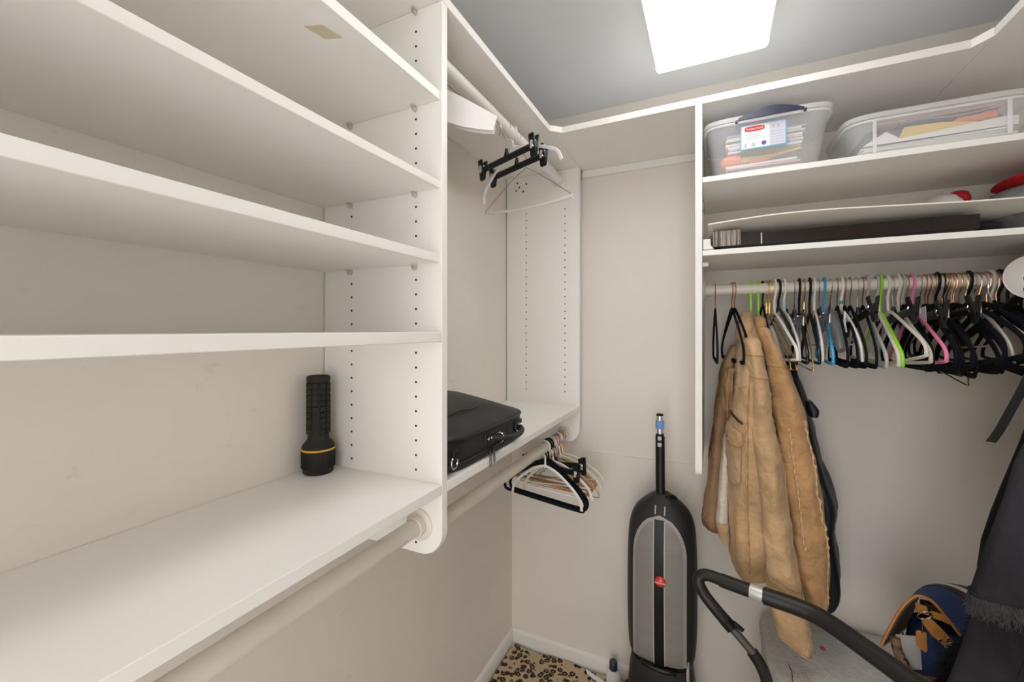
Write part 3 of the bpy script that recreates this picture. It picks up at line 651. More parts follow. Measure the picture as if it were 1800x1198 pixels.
def lump(name, mtl, cx, cy, cz, rx, ry, rz, label, cat, grp=None, wob=.16, f=7, parent=None):
    rings = []
    for i in range(1, 14):
        a = -PI/2+PI*i/14
        rings.append([Vector((cx+rx*math.cos(a)*math.cos(q), cy+ry*math.cos(a)*math.sin(q), cz+rz*math.sin(a)))+Vector((rx, ry, rz))*wob*noise.noise((math.cos(q)*math.cos(a)*f/4+cx*9, math.sin(q)*math.cos(a)*f/4, math.sin(a)*f/4)) for q in [2*PI*j/24 for j in range(24)]])
    mb = MB().loft(rings)
    if parent: return mb.build(name, mtl, parent)
    return single(name, mb, mtl, label, cat, grp)
lump('folded_sweater', 'greycloth', .80, 1.61, 1.803, .145, .12, .073, 'heather grey folded sweater at the right end of the lower shelf', 'sweater')
lump('red_cloth', 'redcloth', .79, 1.63, 1.884, .085, .11, .021, 'bright red folded cloth on top of the grey sweater', 'cloth')
lump('dark_cloth', 'darkcloth', .655, 1.60, 1.752, .042, .08, .022, 'dark crumpled cloth beside the flat black box', 'cloth')
t = thing('knit_hat', 'white and red knit hat peeking over the poster board', 'hat', (.61, 1.70, 1.78))
lump('crown', 'white', .612, 1.68, 1.846, .045, .07, .036, '', '', parent=t)
lump('red_band', 'redcloth', .640, 1.68, 1.858, .026, .066, .030, '', '', parent=t)

# ------------------------------------------------------------------ jackets
def garment(rows, cy, ry, mtl, name, parent, e=2.3, wob=.03, wf=5, tilt=0, seed=0, k=5, fold=.009):
    """rows: (z, cx, rx); a hanging tube of cloth; ry constant or per row"""
    tab = [(z, cx, rx, (cy[i] if isinstance(cy, list) else cy), (ry[i] if isinstance(ry, list) else ry)) for i, (z, cx, rx) in enumerate(rows)]
    rings = []
    for i, (z, cx, rx, c_, r_) in enumerate(interp(tab, k)):
        f = i/(len(tab)*k); o = []
        for p in oval(cx, c_, z, rx, r_, 40, e, ph=z*6, wob=wob, wf=wf, tilt=tilt*min(1, f*1.3), seed=seed):
            d = Vector((p.x-cx, p.y-c_, 0))
            if d.length > 1e-5: d.normalize()
            o.append(p+d*fold*noise.noise((p.x*16+seed, p.y*16, p.z*9))+d*fold*.5*noise.noise((p.x*40+seed, p.y*40, p.z*26)))
        rings.append(o)
    return MB().loft(rings).build(name, mtl, parent), rings
def seamline(rings, idx, i0, i1, mtl, parent, r=.0022, pucker=.5, name='seam'):
    pts = []; rad = []
    for i in range(i0, min(i1, len(rings))): pts.append(rings[i][idx])
    pts = sm(pts, 3)
    rad = [r*(1+pucker*math.sin(q*1.7)) for q in range(len(pts))]
    return MB().tube(pts, rad, 6).build(name, mtl, parent)
def hoop(rings, i, j0, j1, mtl, parent, r=.0018, name='seam'):
    return MB().tube([rings[i][j % 40] for j in range(j0, j1)], r, 6).build(name, mtl, parent)

t = thing('work_jacket', 'tan canvas work jacket with flap pocket hanging on lime hanger', 'jacket', (.115, 1.63, .70), 'hanging jackets')
o, rb = garment([(1.515, .112, .016), (1.495, .110, .024), (1.449, .108, .031), (1.362, .107, .042), (1.292, .103, .046), (1.167, .101, .060), (.998, .103, .068), (.915, .104, .068), (.825, .106, .064), (.755, .107, .058), (.725, .109, .050)],
                [1.64, 1.63, 1.62, 1.615, 1.615, 1.615, 1.615, 1.615, 1.615, 1.615, 1.615], [.05, .075, .12, .165, .175, .18, .185, .185, .18, .175, .16], 'tan', 'body', t, e=2.6, seed=1)
o, rs = garment([(1.462, .108, .014), (1.445, .110, .020), (1.377, .117, .022), (1.288, .126, .025), (1.189, .137, .030), (1.089, .149, .034), (.918, .166, .038), (.794, .180, .045), (.687, .194, .049), (.621, .202, .047), (.592, .206, .043)],
                [1.52, 1.49, 1.465, 1.455, 1.45, 1.445, 1.44, 1.438, 1.436, 1.436, 1.436], [.045, .05, .052, .05, .048, .046, .046, .046, .045, .042, .036], 'tan', 'sleeve', t, e=2.2, tilt=.55, seed=3)
hoop(rs, 12, 18, 42, 'seam', t); hoop(rs, 8, 20, 40, 'seam', t); hoop(rs, 36, 18, 42, 'seam', t); hoop(rs, 48, 16, 44, 'seam', t)
seamline(rs, 38, 14, 46, 'seam', t)
o, rf = garment([(1.43, .070, .014), (1.36, .052, .02), (1.25, .036, .024), (1.135, .025, .027), (1.002, .018, .032), (.883, .010, .035), (.808, .002, .040), (.778, .000, .036)], [1.68]*8, [.05, .06, .06, .06, .058, .055, .052, .046], 'tan_shaded', 'sleeve', t, seed=5, tilt=.2)  # far sleeve, shade painted in by the darker cloth colour
hoop(rf, 30, 10, 46, 'seam', t); hoop(rf, 16, 10, 46, 'seam', t)
garment([(1.15, .046, .006), (1.12, .042, .012), (.99, .033, .014), (.883, .029, .017), (.853, .030, .017), (.83, .034, .012)], 1.555, [.02, .04, .04, .038, .036, .03], 'sherpa', 'fleece_lining', t, seed=6, fold=.004)
garment([(.862, .030, .018), (.845, .030, .021), (.815, .034, .019), (.80, .038, .013)], 1.55, .040, 'tan', 'lining_hem', t, seed=8, fold=.003)
garment([(1.36, .052, .010), (1.33, .047, .014), (1.28, .043, .017), (1.23, .042, .012), (1.20, .045, .008)], 1.545, [.03, .05, .055, .045, .03], 'tan_shaded', 'open_collar', t, seed=9, fold=.010, wob=.1)
garment([(1.545, .103, .012), (1.535, .100, .018), (1.51, .098, .024), (1.475, .094, .026), (1.45, .090, .018)], [1.62, 1.62, 1.615, 1.60, 1.59], [.03, .05, .07, .085, .07], 'tan', 'collar', t, seed=11, fold=.004)
# pockets on the left facing front panel
def onbody(rings, z, a, off):
    """point on a lofted garment at height z and ring angle a"""
    best = min(range(len(rings)), key=lambda i: abs(sum(p.z for p in rings[i])/40-z))
    k = (a/(2*PI)*40) % 40; i = int(k); p = rings[best][i].lerp(rings[best][(i+1) % 40], k-i); c = sum(rings[best], Vector())/40
    d = p-c; d.z = 0; d.normalize(); q = p+d*off; q.z = z; return q
def patch(rings, a0, a1, z0, z1, off, th, mtl, name, parent, nz_=8, na=8, cut=0, sl=0):
    g = []
    for i in range(nz_+1):
        row = []
        for j in range(na+1):
            u = j/na; zb = z0+cut*abs(2*u-1)**3; z = zb+(z1-zb)*i/nz_+sl*(u-.5)
            row.append(onbody(rings, z, a0+(a1-a0)*u, off))
        g.append(row)
    return MB().sheet(g, th).build(name, mtl, parent)
AF = 1.14*PI; AG = 1.40*PI
patch(rb, AF, AG, 1.02, 1.14, .003, .004, 'tan', 'pocket', t, cut=.025, sl=-.02)
patch(rb, AF-.03, AG+.04, 1.135, 1.185, .007, .005, 'tan', 'pocket_flap', t, cut=.015, sl=-.02)
patch(rb, AF+.05, AG+.03, 1.212, 1.218, .004, .004, 'darkbrown', 'zip_pocket', t, 2, 8, sl=-.025)
def outline(rings, a0, a1, z0, z1, off, parent, cut=0, sl=0):
    P = []
    for u in [k/8 for k in range(9)]: P.append(onbody(rings, z0+cut*abs(2*u-1)**3+sl*(u-.5), a0+(a1-a0)*u, off))
    L = [onbody(rings, z1+(z0+cut-z1)*k/5-sl*.5, a0, off) for k in range(5)]; R_ = [onbody(rings, z0+cut+(z1-z0-cut)*(k+1)/5+sl*.5, a1, off) for k in range(5)]
    MB().tube(L+P+R_, .0021, 5).build('pocket_seam', 'seam', parent)
outline(rb, AF, AG, 1.02, 1.14, .0055, t, .025, -.02); outline(rb, AF-.03, AG+.04, 1.135, 1.185, .0095, t, .015, -.02)
p = onbody(rb, 1.155, AF+.12, .011); MB().lathe([(.006, 0), (.004, .002)], 10, Matrix.Translation(p) @ Matrix.Rotation(-PI/2, 4, 'Y')).build('snap', 'darksteel', t)
patch(rb, 1.30*PI, 1.33*PI, .80, .94, .003, .004, 'seam', 'hand_pocket', t, 10, 2)
for a in (1.08*PI, 1.47*PI):
    pts = [onbody(rb, 1.36-.60*i/40, a, .001) for i in range(41)]
    MB().tube(pts, [.0022*(1+.6*math.sin(q*1.9)) for q in range(41)], 6).build('seam', 'seam', t)
pts = [onbody(rb, 1.20-.43*i/40, 1.46*PI, .003) for i in range(41)]
MB().tube(pts, [.0024*(1+.7*math.sin(q*2.1)) for q in range(41)], 6).build('puckered_seam', 'tan', t)

t = thing('work_jacket', 'plain rust tan canvas jacket between the pocketed jacket and black one', 'jacket', (.19, 1.63, .65), 'hanging jackets')
o, r2_ = garment([(1.492, .142, .012), (1.475, .150, .016), (1.417, .165, .024), (1.359, .180, .030), (1.231, .208, .044), (1.082, .228, .050), (.915, .247, .050), (.765, .263, .046), (.700, .273, .034), (.668, .275, .022)],
                 [1.56, 1.545, 1.53, 1.525, 1.52, 1.515, 1.515, 1.515, 1.515, 1.515], [.04, .05, .055, .058, .058, .056, .054, .052, .046, .038], 'tan2', 'sleeve', t, e=2.2, seed=13, tilt=.25)
hoop(r2_, 14, 16, 42, 'seam', t)
pts = [onbody(r2_, 1.22-.52*i/60, 1.78*PI, .0005) for i in range(61)]
MB().tube(pts, [.0028*(1+.7*math.sin(q*2.2)) for q in range(61)], 6).build('puckered_seam', 'seamlight', t)
garment([(1.50, .138, .016), (1.45, .142, .026), (1.36, .165, .035), (1.2, .185, .042), (1.0, .195, .045), (.85, .205, .045), (.78, .21, .04)], 1.68, [.06, .11, .125, .13, .135, .135, .12], 'tan2', 'body', t, e=2.6, seed=15)
pts = [onbody(r2_, 1.20-.35*i/50, 1.42*PI, .002) for i in range(51)]
MB().tube(pts, [.0028*(1+.7*math.sin(q*2.2)) for q in range(51)], 6).build('puckered_seam', 'seamlight', t)
garment([(1.53, .135, .012), (1.52, .137, .02), (1.49, .140, .022), (1.465, .142, .016)], 1.62, [.04, .06, .065, .05], 'tan2', 'collar', t, seed=17, fold=.003)

t = thing('hooded_sweatshirt', 'light grey garment shoulder just behind the rust tan jacket', 'sweatshirt', (.19, 1.65, .95), 'hanging jackets')
garment([(1.497, .166, .008), (1.487, .170, .012), (1.449, .177, .018), (1.397, .186, .022), (1.353, .194, .026), (1.292, .204, .028), (1.15, .225, .026), (1.0, .235, .024), (.95, .236, .02)], 1.63, [.05, .06, .09, .10, .11, .12, .12, .12, .11], 'greyknit', 'body', t, seed=19)
t = thing('bomber_jacket', 'shiny black jacket hanging behind the rust tan jacket', 'jacket', (.28, 1.66, .61), 'hanging jackets')
garment([(1.40, .215, .012), (1.36, .222, .02), (1.27, .243, .028), (1.118, .264, .038), (1.027, .286, .044), (.934, .304, .050), (.861, .302, .046), (.742, .311, .050), (.669, .314, .045), (.630, .313, .034), (.610, .314, .020)], 1.665, [.04, .06, .09, .10, .11, .11, .11, .11, .10, .09, .07], 'navy', 'body', t, seed=21, wob=.05)
garment([(1.27, .262, .010), (1.245, .270, .016), (1.225, .272, .012)], 1.54, .03, 'navy', 'collar_tip', t, seed=23)

# ------------------------------------------------------------------ black jeans and fur at the right edge
t = thing('black_jeans', 'washed black jeans with frayed hem hanging at the right edge', 'jeans', (.72, 1.2, .60), 'clothes on the right rod')
def leg(rows, cy, th, name, seed):
    rings = []
    for z, xl, xr in interp(rows, 6):
        cx, rx = (xl+xr)/2, (xr-xl)/2
        rings.append([p+Vector((.004*noise.noise((p.x*12+seed, p.z*7, 1)), .012*noise.noise((p.x*9+seed, p.z*6, 2)), 0)) for p in oval(cx, cy, z, rx, th, 44, 3)])
    return MB().loft(rings).build(name, 'denim', t), rings
o, rj = leg([(1.602, .68, .92), (1.58, .665, .93), (1.45, .632, .935), (1.246, .560, .90), (1.15, .533, .86), (1.042, .505, .82), (.96, .486, .79), (.935, .480, .78)], 1.2, .034, 'upper_leg', 1)
o, rk = leg([(1.601, .70, .92), (1.45, .66, .93), (1.2, .580, .90), (1.0, .530, .85), (.93, .515, .82), (.86, .508, .80), (.78, .488, .77), (.70, .468, .75), (.60, .445, .74), (.50, .43, .73)], 1.262, .030, 'lower_leg', 2)
# frayed hem of the upper leg: slanted ring of threads
mb = MB()
for k in range(900):
    a = random.uniform(PI*.92, PI*2.05); base = onbody44 = None
    i = (a/(2*PI)*44) % 44; q = int(i); p = rj[-1][q].lerp(rj[-1][(q+1) % 44], i-q)
    d = Vector((random.uniform(-.010, .006), random.uniform(-.012, .004), -random.uniform(.012, .042)))
    p = p+Vector((0, 0, random.uniform(-.002, .008)))
    mb.tube([p, p+d*.5+Vector((random.uniform(-.004, .004), random.uniform(-.004, .004), 0)), p+d+Vector((random.uniform(-.008, .008), 0, random.uniform(0, .008)))], [.0007, .0006, .0003], 3)
tag(mb.build('frayed_threads', 'thread', t), kind='stuff')
MB().tube([p+Vector((0, 0, .012)) for p in rj[-1]], .0022, 6, closed=True).build('hem_stitch', 'denim', t)
for jj, rings_, nm in ((30, rj, 'side_seam'), (31, rk, 'side_seam')):
    MB().tube([r_[jj]+Vector((0, -.0006, 0)) for r_ in rings_], .0016, 6).build(nm, 'denim', t)
hp = MB().tube(sm([(.66, 1.23, 1.565), (.70, 1.23, 1.562), (.90, 1.23, 1.562), (.935, 1.23, 1.565)], 4), .005, 8).build('hanger_bar', 'black', t)
MB().tube([Vector((.80, 1.23, 1.622))+Vector((.0225*math.cos(a), 0, .0225*math.sin(a))) for a in [PI*1.1-PI*1.1*k/12 for k in range(13)]][::-1]+[Vector((.79, 1.23, 1.59)), Vector((.80, 1.23, 1.565))], .0022, 6).build('hanger_hook', 'chrome', t)
t = thing('fur_vest', 'fluffy black faux fur showing below the jeans at lower right', 'fur garment', (.60, 1.33, .50), 'clothes on the right rod')
FR = interp([(1.58, .76, .06, .02), (1.3, .72, .08, .03), (1.0, .66, .10, .035), (.80, .636, .085, .04), (.74, .608, .095, .042), (.66, .588, .10, .042), (.55, .58, .10, .04), (.50, .58, .08, .03)], 4)
rings = [oval(cx, 1.345, z, rx, ry, 30, 2.4) for z, cx, rx, ry in FR]
MB().loft(rings).build('body', 'fur', t)
mb = MB()
for k in range(5200):
    z = random.uniform(.5, .86); i = min(range(len(FR)), key=lambda q: abs(FR[q][0]-z)); a = random.uniform(PI*.55, PI*1.95)
    z_, cx, rx, ry = FR[i]; p = Vector((cx+rx*math.cos(a), 1.345+ry*math.sin(a), z)); n_ = Vector((math.cos(a), math.sin(a)*1.3, 0)).normalized()
    d = n_*random.uniform(.010, .022)+Vector((random.uniform(-.006, .006), random.uniform(-.006, .006), -random.uniform(.004, .022)))
    s_ = d.orthogonal().normalized()*.0007
    mb.add([p-s_, p+s_, p+d*.6+s_*.6, p+d], [(0, 1, 2), (0, 2, 3)])
tag(mb.build('pile', 'fur', t), kind='stuff')
MB().tube(sm([(.72, 1.35, 1.57), (.80, 1.35, 1.595), (.88, 1.35, 1.57)], 4), .005, 8).build('hanger_arms', 'black', t)
MB().tube([Vector((.80, 1.35, 1.622))+Vector((.0225*math.cos(a), 0, .0225*math.sin(a))) for a in [PI*1.1*k/12 for k in range(13)]]+[Vector((.79, 1.35, 1.60)), Vector((.80, 1.35, 1.592))], .0022, 6).build('hanger_hook', 'chrome', t)

# ------------------------------------------------------------------ hangers
W_ = .19
def mirror(half): return [Vector((x, 0, z)) for x, z in half]+[Vector((-x, 0, z)) for x, z in reversed(half) if x > 1e-6]
CACHE = {}
def hook_pts(r, stem, big=1.0, flip=1):
    R = .0195*big+r; p = []
    for k in range(12):
        a = math.radians(-25)+math.radians(205)*k/11; p.append(Vector((flip*R*math.cos(a), 0, .0195+r-R+R*math.sin(a) if big > 1 else R*math.sin(a))))
    p += [Vector((flip*-R*.85, 0, -.016)), Vector((flip*-R*.4, 0, -.028)), Vector((0, 0, -.040)), Vector((0, 0, stem))]
    return p
VEL = [(0, -.066), (.03, -.076), (.08, -.106), (.14, -.146), (.176, -.176), (.188, -.198), (.184, -.218), (.162, -.227), (.0, -.228)]
TUB = [(0, -.082), (.05, -.104), (.12, -.148), (.172, -.182), (.188, -.200), (.188, -.214), (.172, -.222), (.0, -.223)]
ARM = [(0, -.078), (.05, -.094), (.10, -.126), (.145, -.164), (.162, -.190), (.168, -.222)]
GLD = [(0, -.078), (.06, -.115), (.14, -.178), (.182, -.216), (.188, -.232), (.176, -.242), (.0, -.243)]
def parts_for(kind, hook, body):
    key = (kind, hook, body)
    if key in CACHE: return CACHE[key]
    L = []
    def P_(name, mb, mtl, sub=()): L.append((name, mb.mesh(name, mtl), [(n, m_.mesh(n, q)) for n, m_, q in sub]))
    thin = hook in ('copper', 'gold', 'chrome', 'wire')
    hr = .0017 if thin else .0038
    if kind == 'velvet':
        P_('hook', MB().tube(hook_pts(hr, -.07), hr, 6), hook)
        P_('frame', MB().tube(sm(mirror(VEL), 3, True), .0034, 6, True, up=(0, 1, 0), r2=.0072), body)
    elif kind == 'tube':
        P_('hook', MB().tube(hook_pts(hr, -.086), hr, 7), hook)
        P_('frame', MB().tube(sm(mirror(TUB), 3, True), .0044, 7, True), body)
    elif kind in ('arms', 'open'):
        P_('hook', MB().tube(hook_pts(hr, -.086), hr, 7), hook)
        a = sm([Vector((x, 0, z)) for x, z in ARM], 4); b_ = [Vector((-p.x, 0, p.z)) for p in a[1:]][::-1]
        P_('arms', MB().tube(b_+a, .0038, 8, up=(0, 1, 0), r2=.0062), body)
        if kind == 'arms': P_('bar', MB().tube([(-.15, 0, -.176), (.15, 0, -.176)], .0026, 6), body)
        else: P_('neck_web', MB().prism([(0, -.05), (.012, -.065), (.05, -.094), (-.05, -.094), (-.012, -.065)], -.002, .002, 'y'), body)
    elif kind == 'gold':
        P_('hook', MB().tube(hook_pts(.0022, -.06), .0022, 6), hook)
        P_('neck_coil', MB().lathe([(.003, -.045), (.0055, -.05), (.004, -.057), (.006, -.064), (.004, -.072), (.0055, -.078), (.003, -.084)], 10), body)
        P_('frame', MB().tube(sm(mirror(GLD), 3, True), .0021, 6, True), body)
    elif kind in ('clip', 'clipshort'):
        hw = .165 if kind == 'clip' else .135
        P_('hook', MB().tube(hook_pts(.0018, -.085), .0018, 6), hook)
        P_('neck', MB().lathe([(.004, -.068), (.0065, -.080), (.009, -.094)], 8), body)
        P_('bar', MB().tube([(-hw-.008, 0, -.100), (hw+.008, 0, -.100)], .0058, 8, up=(0, 1, 0), r2=.0115), body)
        for sx in (-1, 1):
            x = sx*(hw-.004); mb = MB()
            for sy in (-1, 1):
                mm = Matrix.Translation((x, sy*.0045, -.104)) @ Matrix.Rotation(sy*-.16, 4, 'X')
                mb.prism([(-.011, .034), (-.009, .037), (.009, .037), (.011, .034), (.0125, -.024), (.0105, -.032), (-.0105, -.032), (-.0125, -.024)], sy*.001-.002, sy*.001+.002, 'y', mm)
            sp_ = MB().tube([Vector((x+.005, .0105*math.cos(a), -.098+.012*math.sin(a))) for a in [PI*1.9*k/10 for k in range(11)]], .0014, 5)
            pad = MB().box(x-.0045, x+.0045, -.0125, -.0095, -.112, -.088)
            P_('clip', mb, body, [('spring', sp_, 'chrome'), ('clip_inset', pad, 'silver')])
    elif kind == 'wood':
        P_('hook', MB().tube(hook_pts(.0018, -.085), .0018, 6), hook)
        a = sm([Vector((x, 0, z)) for x, z in ((0, -.085), (.06, -.105), (.13, -.145), (.185, -.178))], 4); b_ = [Vector((-p.x, 0, p.z)) for p in a[1:]][::-1]
        P_('shoulders', MB().tube(b_+a, .0055, 8, up=(0, 1, 0), r2=.009), body)
        P_('trouser_bar', MB().tube([(-.178, 0, -.187), (.178, 0, -.187)], .0055, 8), body)
    elif kind == 'wiretube':
        P_('hook', MB().tube(hook_pts(.0014, -.075), .0014, 6), hook)
        P_('frame', MB().tube([(0, 0, -.072), (.07, 0, -.115), (.18, 0, -.195), (.19, 0, -.205)], .0013, 5).tube([(0, 0, -.072), (-.07, 0, -.112), (-.18, 0, -.20), (-.19, 0, -.212)], .0013, 5), hook)
        P_('cardboard_tube', MB().tube([(-.188, 0, -.212), (-.1, 0, -.217), (0, 0, -.219), (.08, 0, -.216)], .0048, 8).tube([(.08, 0, -.216), (.13, 0, -.211), (.188, 0, -.205)], [.0048, .006, .0075], 8), body)
    elif kind == 'cape':
        P_('hook', MB().tube(hook_pts(.0014, -.050), .0014, 6), hook)
        P_('wire_shoulders', MB().tube(sm([(-.19, 0, -.155), (-.15, 0, -.120), (0, 0, -.05), (.10, 0, -.092), (.165, 0, -.118), (.188, 0, -.132), (.19, 0, -.155)], 3), .0016, 5), hook)
        mb = MB()
        for sy in (-1, 1):
            g = [[Vector(((-.175+.35*i/14), sy*(.0025+.007*(j/6)+.003*noise.noise((i*.7, j*.6, sy)))+.0015*math.sin(i), (-.055-.34*abs(-.175+.35*i/14)*.95)*(1-j/6)+(-.142-.012*abs(math.sin(i*.4)))*(j/6))) for i in range(15)] for j in range(7)]
            mb.sheet(g, .0012)
        P_('paper_cape', mb, body)
    elif kind == 'padded':
        P_('hook', MB().tube(hook_pts(.0017, -.085), .0017, 6), hook)
        a = sm([Vector((x, 0, z)) for x, z in ((-.17, -.165), (-.12, -.13), (-.05, -.10), (0, -.09), (.05, -.105), (.11, -.135), (.17, -.175))], 4)
        P_('padding', MB().tube(a, [.010+.012*math.sin(PI*i/(len(a)-1)) for i in range(len(a))], 12), body)
    CACHE[key] = L; return L
CNT = 0
def hanger(kind, hook, body, loc, rz, ry, label, group, extra=()):
    t = thing('clothes_hanger', label, 'hanger', loc, group); t.rotation_euler = (0, ry, rz)
    for nm, me, subs in parts_for(kind, hook, body):
        o = bpy.data.objects.new(nm, me); C.objects.link(o); o.parent = t
        for sn, sm_ in subs:
            q = bpy.data.objects.new(sn, sm_); C.objects.link(q); q.parent = o
    for nm, mb, mtl in extra: mb.build(nm, mtl, t, world=False)
    return t
D = math.radians
G1 = 'hangers on the long back rod'
def back(x, kind, hook, body, label, yaw=0, tilt=0, extra=()):
    # rod runs along x, so the hanger plane is turned across it; local -x points to the camera side
    t = hanger(kind, hook, body, (x, 1.63, 1.6235), D(90+yaw-8), D(tilt), label, G1, extra); t.scale = (.9, 1, 1.06) if body != 'lime' or x > .2 else (.62, 1, 1.0); return t
VB = 'black velvet hanger with copper hook, crowded in the middle of the back rod'
VR = 'black velvet hanger with copper hook in the dense right cluster on the back rod'
BR = 'black plastic hanger in the dense cluster at the right of the back rod'
CR = 'black clip hanger in the dense cluster at the right of the back rod'
back(.007, 'velvet', 'copper', 'velvet', 'lone black velvet hanger nearest the upright panel on the back rod', 10)
back(.058, 'velvet', 'copper', 'velvet', 'black velvet hanger just left of the tan jackets, second from the upright panel', 17)
back(.066, 'velvet', 'copper', 'velvet', 'black velvet hanger touching the pocketed tan jacket, third from the upright panel', 20)
back(.115, 'tube', 'lime', 'lime', 'lime green hanger inside the pocketed tan jacket', 2)
back(.137, 'tube', 'lime', 'lime', 'lime green hanger inside the plain rust tan jacket', 4)
back(.149, 'velvet', 'black', 'velvet', 'black hanger just right of the two lime hangers with jackets', 16).scale = (.45, 1, .9)
back(.160, 'gold', 'gold', 'gold', 'gold metal hanger, left one of the pair by the jackets', 23)
back(.169, 'gold', 'gold', 'gold', 'gold metal hanger, right one of the pair by the jackets', 25)
back(.182, 'tube', 'white', 'white', 'white plastic hanger right of the gold pair', 20, 3)
back(.194, 'velvet', 'black', 'black', 'thin black hanger between two white plastic hangers', 17)
back(.209, 'arms', 'white', 'white', 'white hanger with a pale blue tag on its hook', 15, 2, [('tag', MB().tube([(-.004, 0, -.048), (0, 0, -.066)], .0052, 8), 'skytag')])
back(.238, 'clip', 'chrome', 'black', 'black clip hanger with silver hook beside the white tagged hanger', 4, -3)
back(.251, 'tube', 'black', 'black', 'black plastic hanger left of the single gold hanger', 6)
back(.264, 'gold', 'gold', 'gold', 'single gold metal hanger among black hangers left of the blue one', 6)
back(.279, 'tube', 'black', 'black', 'black plastic hanger right of the single gold hanger', 6)
back(.291, 'arms', 'white', 'white', 'small white hanger just left of the blue hanger', 5, 2)
back(.303, 'clip', 'chrome', 'black', 'black clip hanger with white hook next to the blue hanger', 3)
back(.317, 'tube', 'blue', 'blue', 'bright blue plastic hanger on the back rod', 4)
wc = MB().prism([(-.105, -.125), (-.099, -.122), (-.078, -.096), (-.078, -.070), (-.070, -.070), (-.066, -.098), (-.040, -.119), (-.043, -.124), (-.070, -.107), (-.088, -.109)], -.026, -.021, 'y')
back(.334, 'padded', 'chrome', 'greysatin', 'grey satin padded hanger with a white clip beside the blue hanger', 8, -10, [('white_clip', wc, 'white')])
back(.350, 'velvet', 'copper', 'velvet', VB, 4)
back(.360, 'arms', 'white', 'white', 'white hanger with a teal mark on its hook', 12, 3, [('hook_mark', MB().tube([(-.002, 0, -.046), (0, 0, -.056)], .0046, 8), 'teal')])
back(.369, 'velvet', 'copper', 'velvet', VB, 5)
back(.382, 'velvet', 'copper', 'velvet', VB, 7)
back(.398, 'clipshort', 'chrome', 'black', 'black clip hanger with raised clip left of the lime hanger without clothes', 10, 12)
back(.413, 'velvet', 'copper', 'velvet', VB, 4)
back(.424, 'tube', 'greyplastic', 'greyplastic', 'slim grey hanger left of the lime hanger without clothes', 8, -2)
back(.447, 'tube', 'greyplastic', 'offwhite', 'grey hooked white hanger right against the lime hanger without clothes', 8)
back(.455, 'tube', 'lime', 'lime', 'lime green hanger without clothes in the middle of the back rod', 8)
back(.470, 'tube', 'offwhite', 'offwhite', 'off white rounded hanger right of the empty lime hanger', 14, 9)
back(.482, 'clipshort', 'chrome', 'black', 'black clip hanger between the two off white hangers', 11, 10)
back(.496, 'tube', 'offwhite', 'offwhite', 'off white hanger left of the pink hanger', 11, 4)
back(.507, 'velvet', 'greyplastic', 'velvet', 'black velvet hanger with grey hook just left of the pink hanger', 8)
back(.516, 'velvet', 'copper', 'velvet', 'black velvet hanger with copper hook touching the pink hanger', 8)
tagp = MB().box(-.075, -.035, -.004, -.003, -.125, -.075)
back(.528, 'tube', 'pink', 'pink', 'pink plastic hanger with a clear size tag', 10, 5, [('size_tag', tagp, 'frosted')])
i = 0
for x, k, h_, b_, yaw, tilt in ((.545, 'clip', 'chrome', 'black', 6, 4), (.556, 'velvet', 'copper', 'velvet', 8, 2), (.565, 'velvet', 'copper', 'velvet', 10, -4), (.574, 'velvet', 'copper', 'velvet', 12, 3), (.583, 'velvet', 'black', 'black', 8, -6), (.595, 'clip', 'black', 'black', 9, 8),
                                (.606, 'velvet', 'copper', 'velvet', 10, -8), (.612, 'velvet', 'copper', 'velvet', 14, 10), (.618, 'velvet', 'copper', 'velvet', 16, 4), (.630, 'velvet', 'copper', 'velvet', 12, -2), (.640, 'velvet', 'gold', 'velvet', 15, 12), (.650, 'tube', 'black', 'black', 8, -4)):
    lab = {'clip': CR, 'tube': BR, 'velvet': VR}[k]
    if x == .545: lab = 'black clip hanger with silver hook just right of the pink hanger'
    if x == .595: lab = 'black clip hanger with black hook at the left of the right cluster'
    if x == .583: lab = 'glossy black hanger with black hook right of the pink hanger'
    if x == .640: lab = 'black velvet hanger with gold hook in the dense right cluster'
    if x == .650: lab = BR
    back(x, k, h_, b_, lab, yaw, tilt)
back(.600, 'gold', 'gold', 'gold', 'gold hanger sticking out below the black cluster at the right', 10, -12)
back(.659, 'arms', 'chrome', 'offwhite', 'white hanger with large silver hook among the black hangers at the right', 10, 4)
back(.667, 'velvet', 'copper', 'velvet', VR, 18, 12)
back(.676, 'clip', 'chrome', 'black', 'big black clip hanger tilted upward at the right of the back rod', 22, 33)
back(.686, 'velvet', 'copper', 'velvet', VR, 16, 3)
back(.695, 'tube', 'white', 'white', 'white hanger end showing among black velvet hangers at the right', 12, 6)
back(.703, 'velvet', 'copper', 'velvet', VR, 14, 8)
back(.712, 'tube', 'black', 'black', BR, 10, -3)
back(.726, 'velvet', 'black', 'velvet', 'black velvet hanger with black hook beside the flared socket', 12, 6)
back(.742, 'clip', 'chrome', 'black', 'black clip hanger nearest the flared socket at the right edge', 12, 6)
back(.757, 'tube', 'black', 'black', 'last black hanger at the right end of the back rod', 8, -4)
st = thing('belt', 'black leather belt hanging from the hangers at the right edge', 'belt', (.66, 1.45, 1.21))
MB().sheet([[Vector((x+dx, y+dy, z)) for dx, dy in ((-.007, .005), (.007, -.005))] for x, y, z in sm([(.70, 1.47, 1.405), (.690, 1.455, 1.385), (.677, 1.45, 1.350), (.657, 1.45, 1.297), (.635, 1.45, 1.240), (.619, 1.45, 1.208)], 4)], .003).build('strap', 'black', st)
MB().sheet([[Vector((x, y+.008, z-.010)), Vector((x, y-.008, z+.010))] for x, y, z in ((.628, 1.45, 1.405), (.655, 1.452, 1.394), (.69, 1.455, 1.378), (.72, 1.46, 1.365))], .004).build('upper_strap', 'black', st)

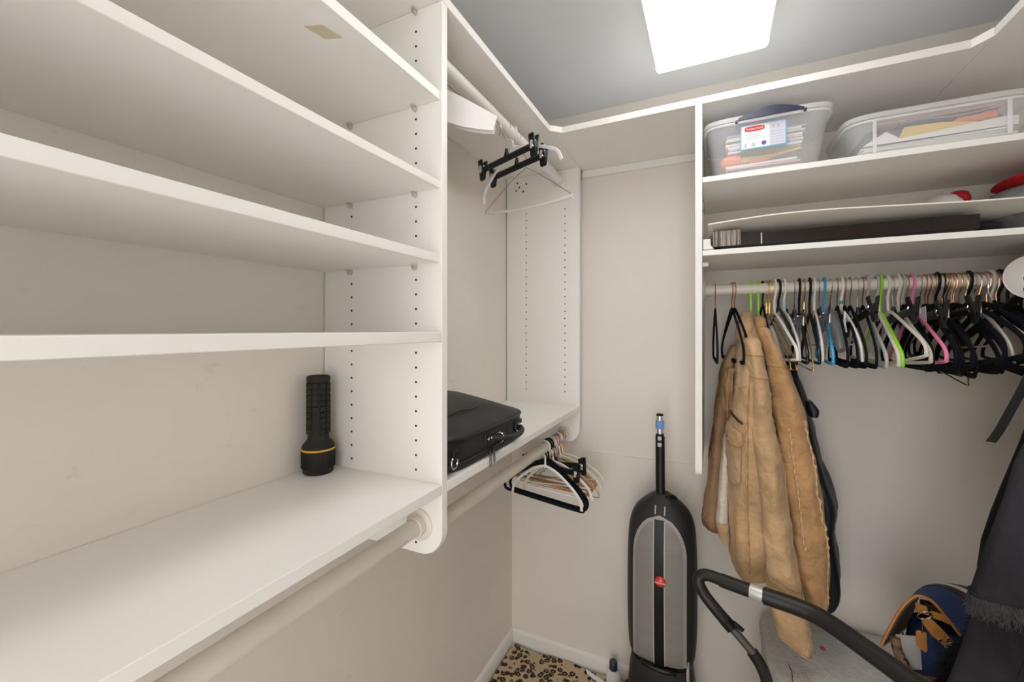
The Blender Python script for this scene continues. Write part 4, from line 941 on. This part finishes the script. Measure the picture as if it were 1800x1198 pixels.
G2 = 'hangers on the upper left rod'
def up(y, kind, hook, body, label, yaw=0, tilt=0, x=-.605): return hanger(kind, hook, body, (x, y, 2.1395), D(yaw), D(tilt), label, G2)
up(.85, 'cape', 'wire', 'paper', 'wire hanger under a white paper cape on the upper left rod', 20, 12)
up(1.235, 'clipshort', 'chrome', 'black', 'nearer black clip hanger on the upper left rod', -25, 0)
up(1.27, 'open', 'frosted', 'frosted', 'translucent white plastic hanger on the upper left rod', -16, -12).scale = (1, 1, .82)
up(1.315, 'clipshort', 'chrome', 'black', 'farther black clip hanger on the upper left rod', -25, 0)
up(1.40, 'wiretube', 'wire', 'cardtube', 'wire hanger with white cardboard tube on the upper left rod', -10, 1)

G3 = 'hangers at the end of the lower left rod'
def low(y, kind, hook, body, label, yaw=0, tilt=0, extra=()): t = hanger(kind, hook, body, (-.585, y, 1.0335), D(yaw), D(tilt), label, G3, extra); t.scale = (.92, 1, .95); return t
low(1.535, 'arms', 'white', 'white', 'thick white plastic hanger at the front of the lower left bunch', -10, 0, [('green_mark', MB().box(-.004, .004, -.010, -.008, -.10, -.09), 'teal')])
low(1.553, 'velvet', 'black', 'velvet', 'black velvet hanger just behind the front white one, lower left rod', -4, 5)
low(1.575, 'velvet', 'black', 'velvet', 'second black velvet hanger in the lower left bunch', -8, 3)
low(1.59, 'clipshort', 'chrome', 'black', 'nearer black clip hanger in the lower left bunch', -14, 0)
low(1.605, 'arms', 'white', 'white', 'white plastic hanger with orange mark in the lower left bunch', -10, -6, [('orange_mark', MB().tube([(0, 0, -.046), (0, 0, -.06)], .005, 8), 'orange')])
low(1.62, 'wood', 'copper', 'wood', 'front wooden hanger with brass hook in the lower left bunch', -4, 4)
low(1.635, 'clipshort', 'chrome', 'black', 'farther black clip hanger in the lower left bunch', -14, -8)
low(1.65, 'wood', 'copper', 'wood', 'middle wooden hanger with brass hook in the lower left bunch', -2, 2)
low(1.663, 'tube', 'royal', 'royal', 'royal blue hanger in the lower left bunch', 8, 8).scale = (.62, 1, .85)
low(1.68, 'arms', 'white', 'offwhite', 'off white hanger between the wooden ones in the lower left bunch', -8, -10)
low(1.695, 'wood', 'copper', 'wood', 'rear wooden hanger with brass hook in the lower left bunch', 0, 2)
low(1.71, 'arms', 'copper', 'offwhite', 'off white hanger with brass hook near the end panel, lower left rod', -5, -12)
low(1.725, 'gold', 'gold', 'gold', 'gold wire hanger against the end panel on the lower left rod', 0, 3)
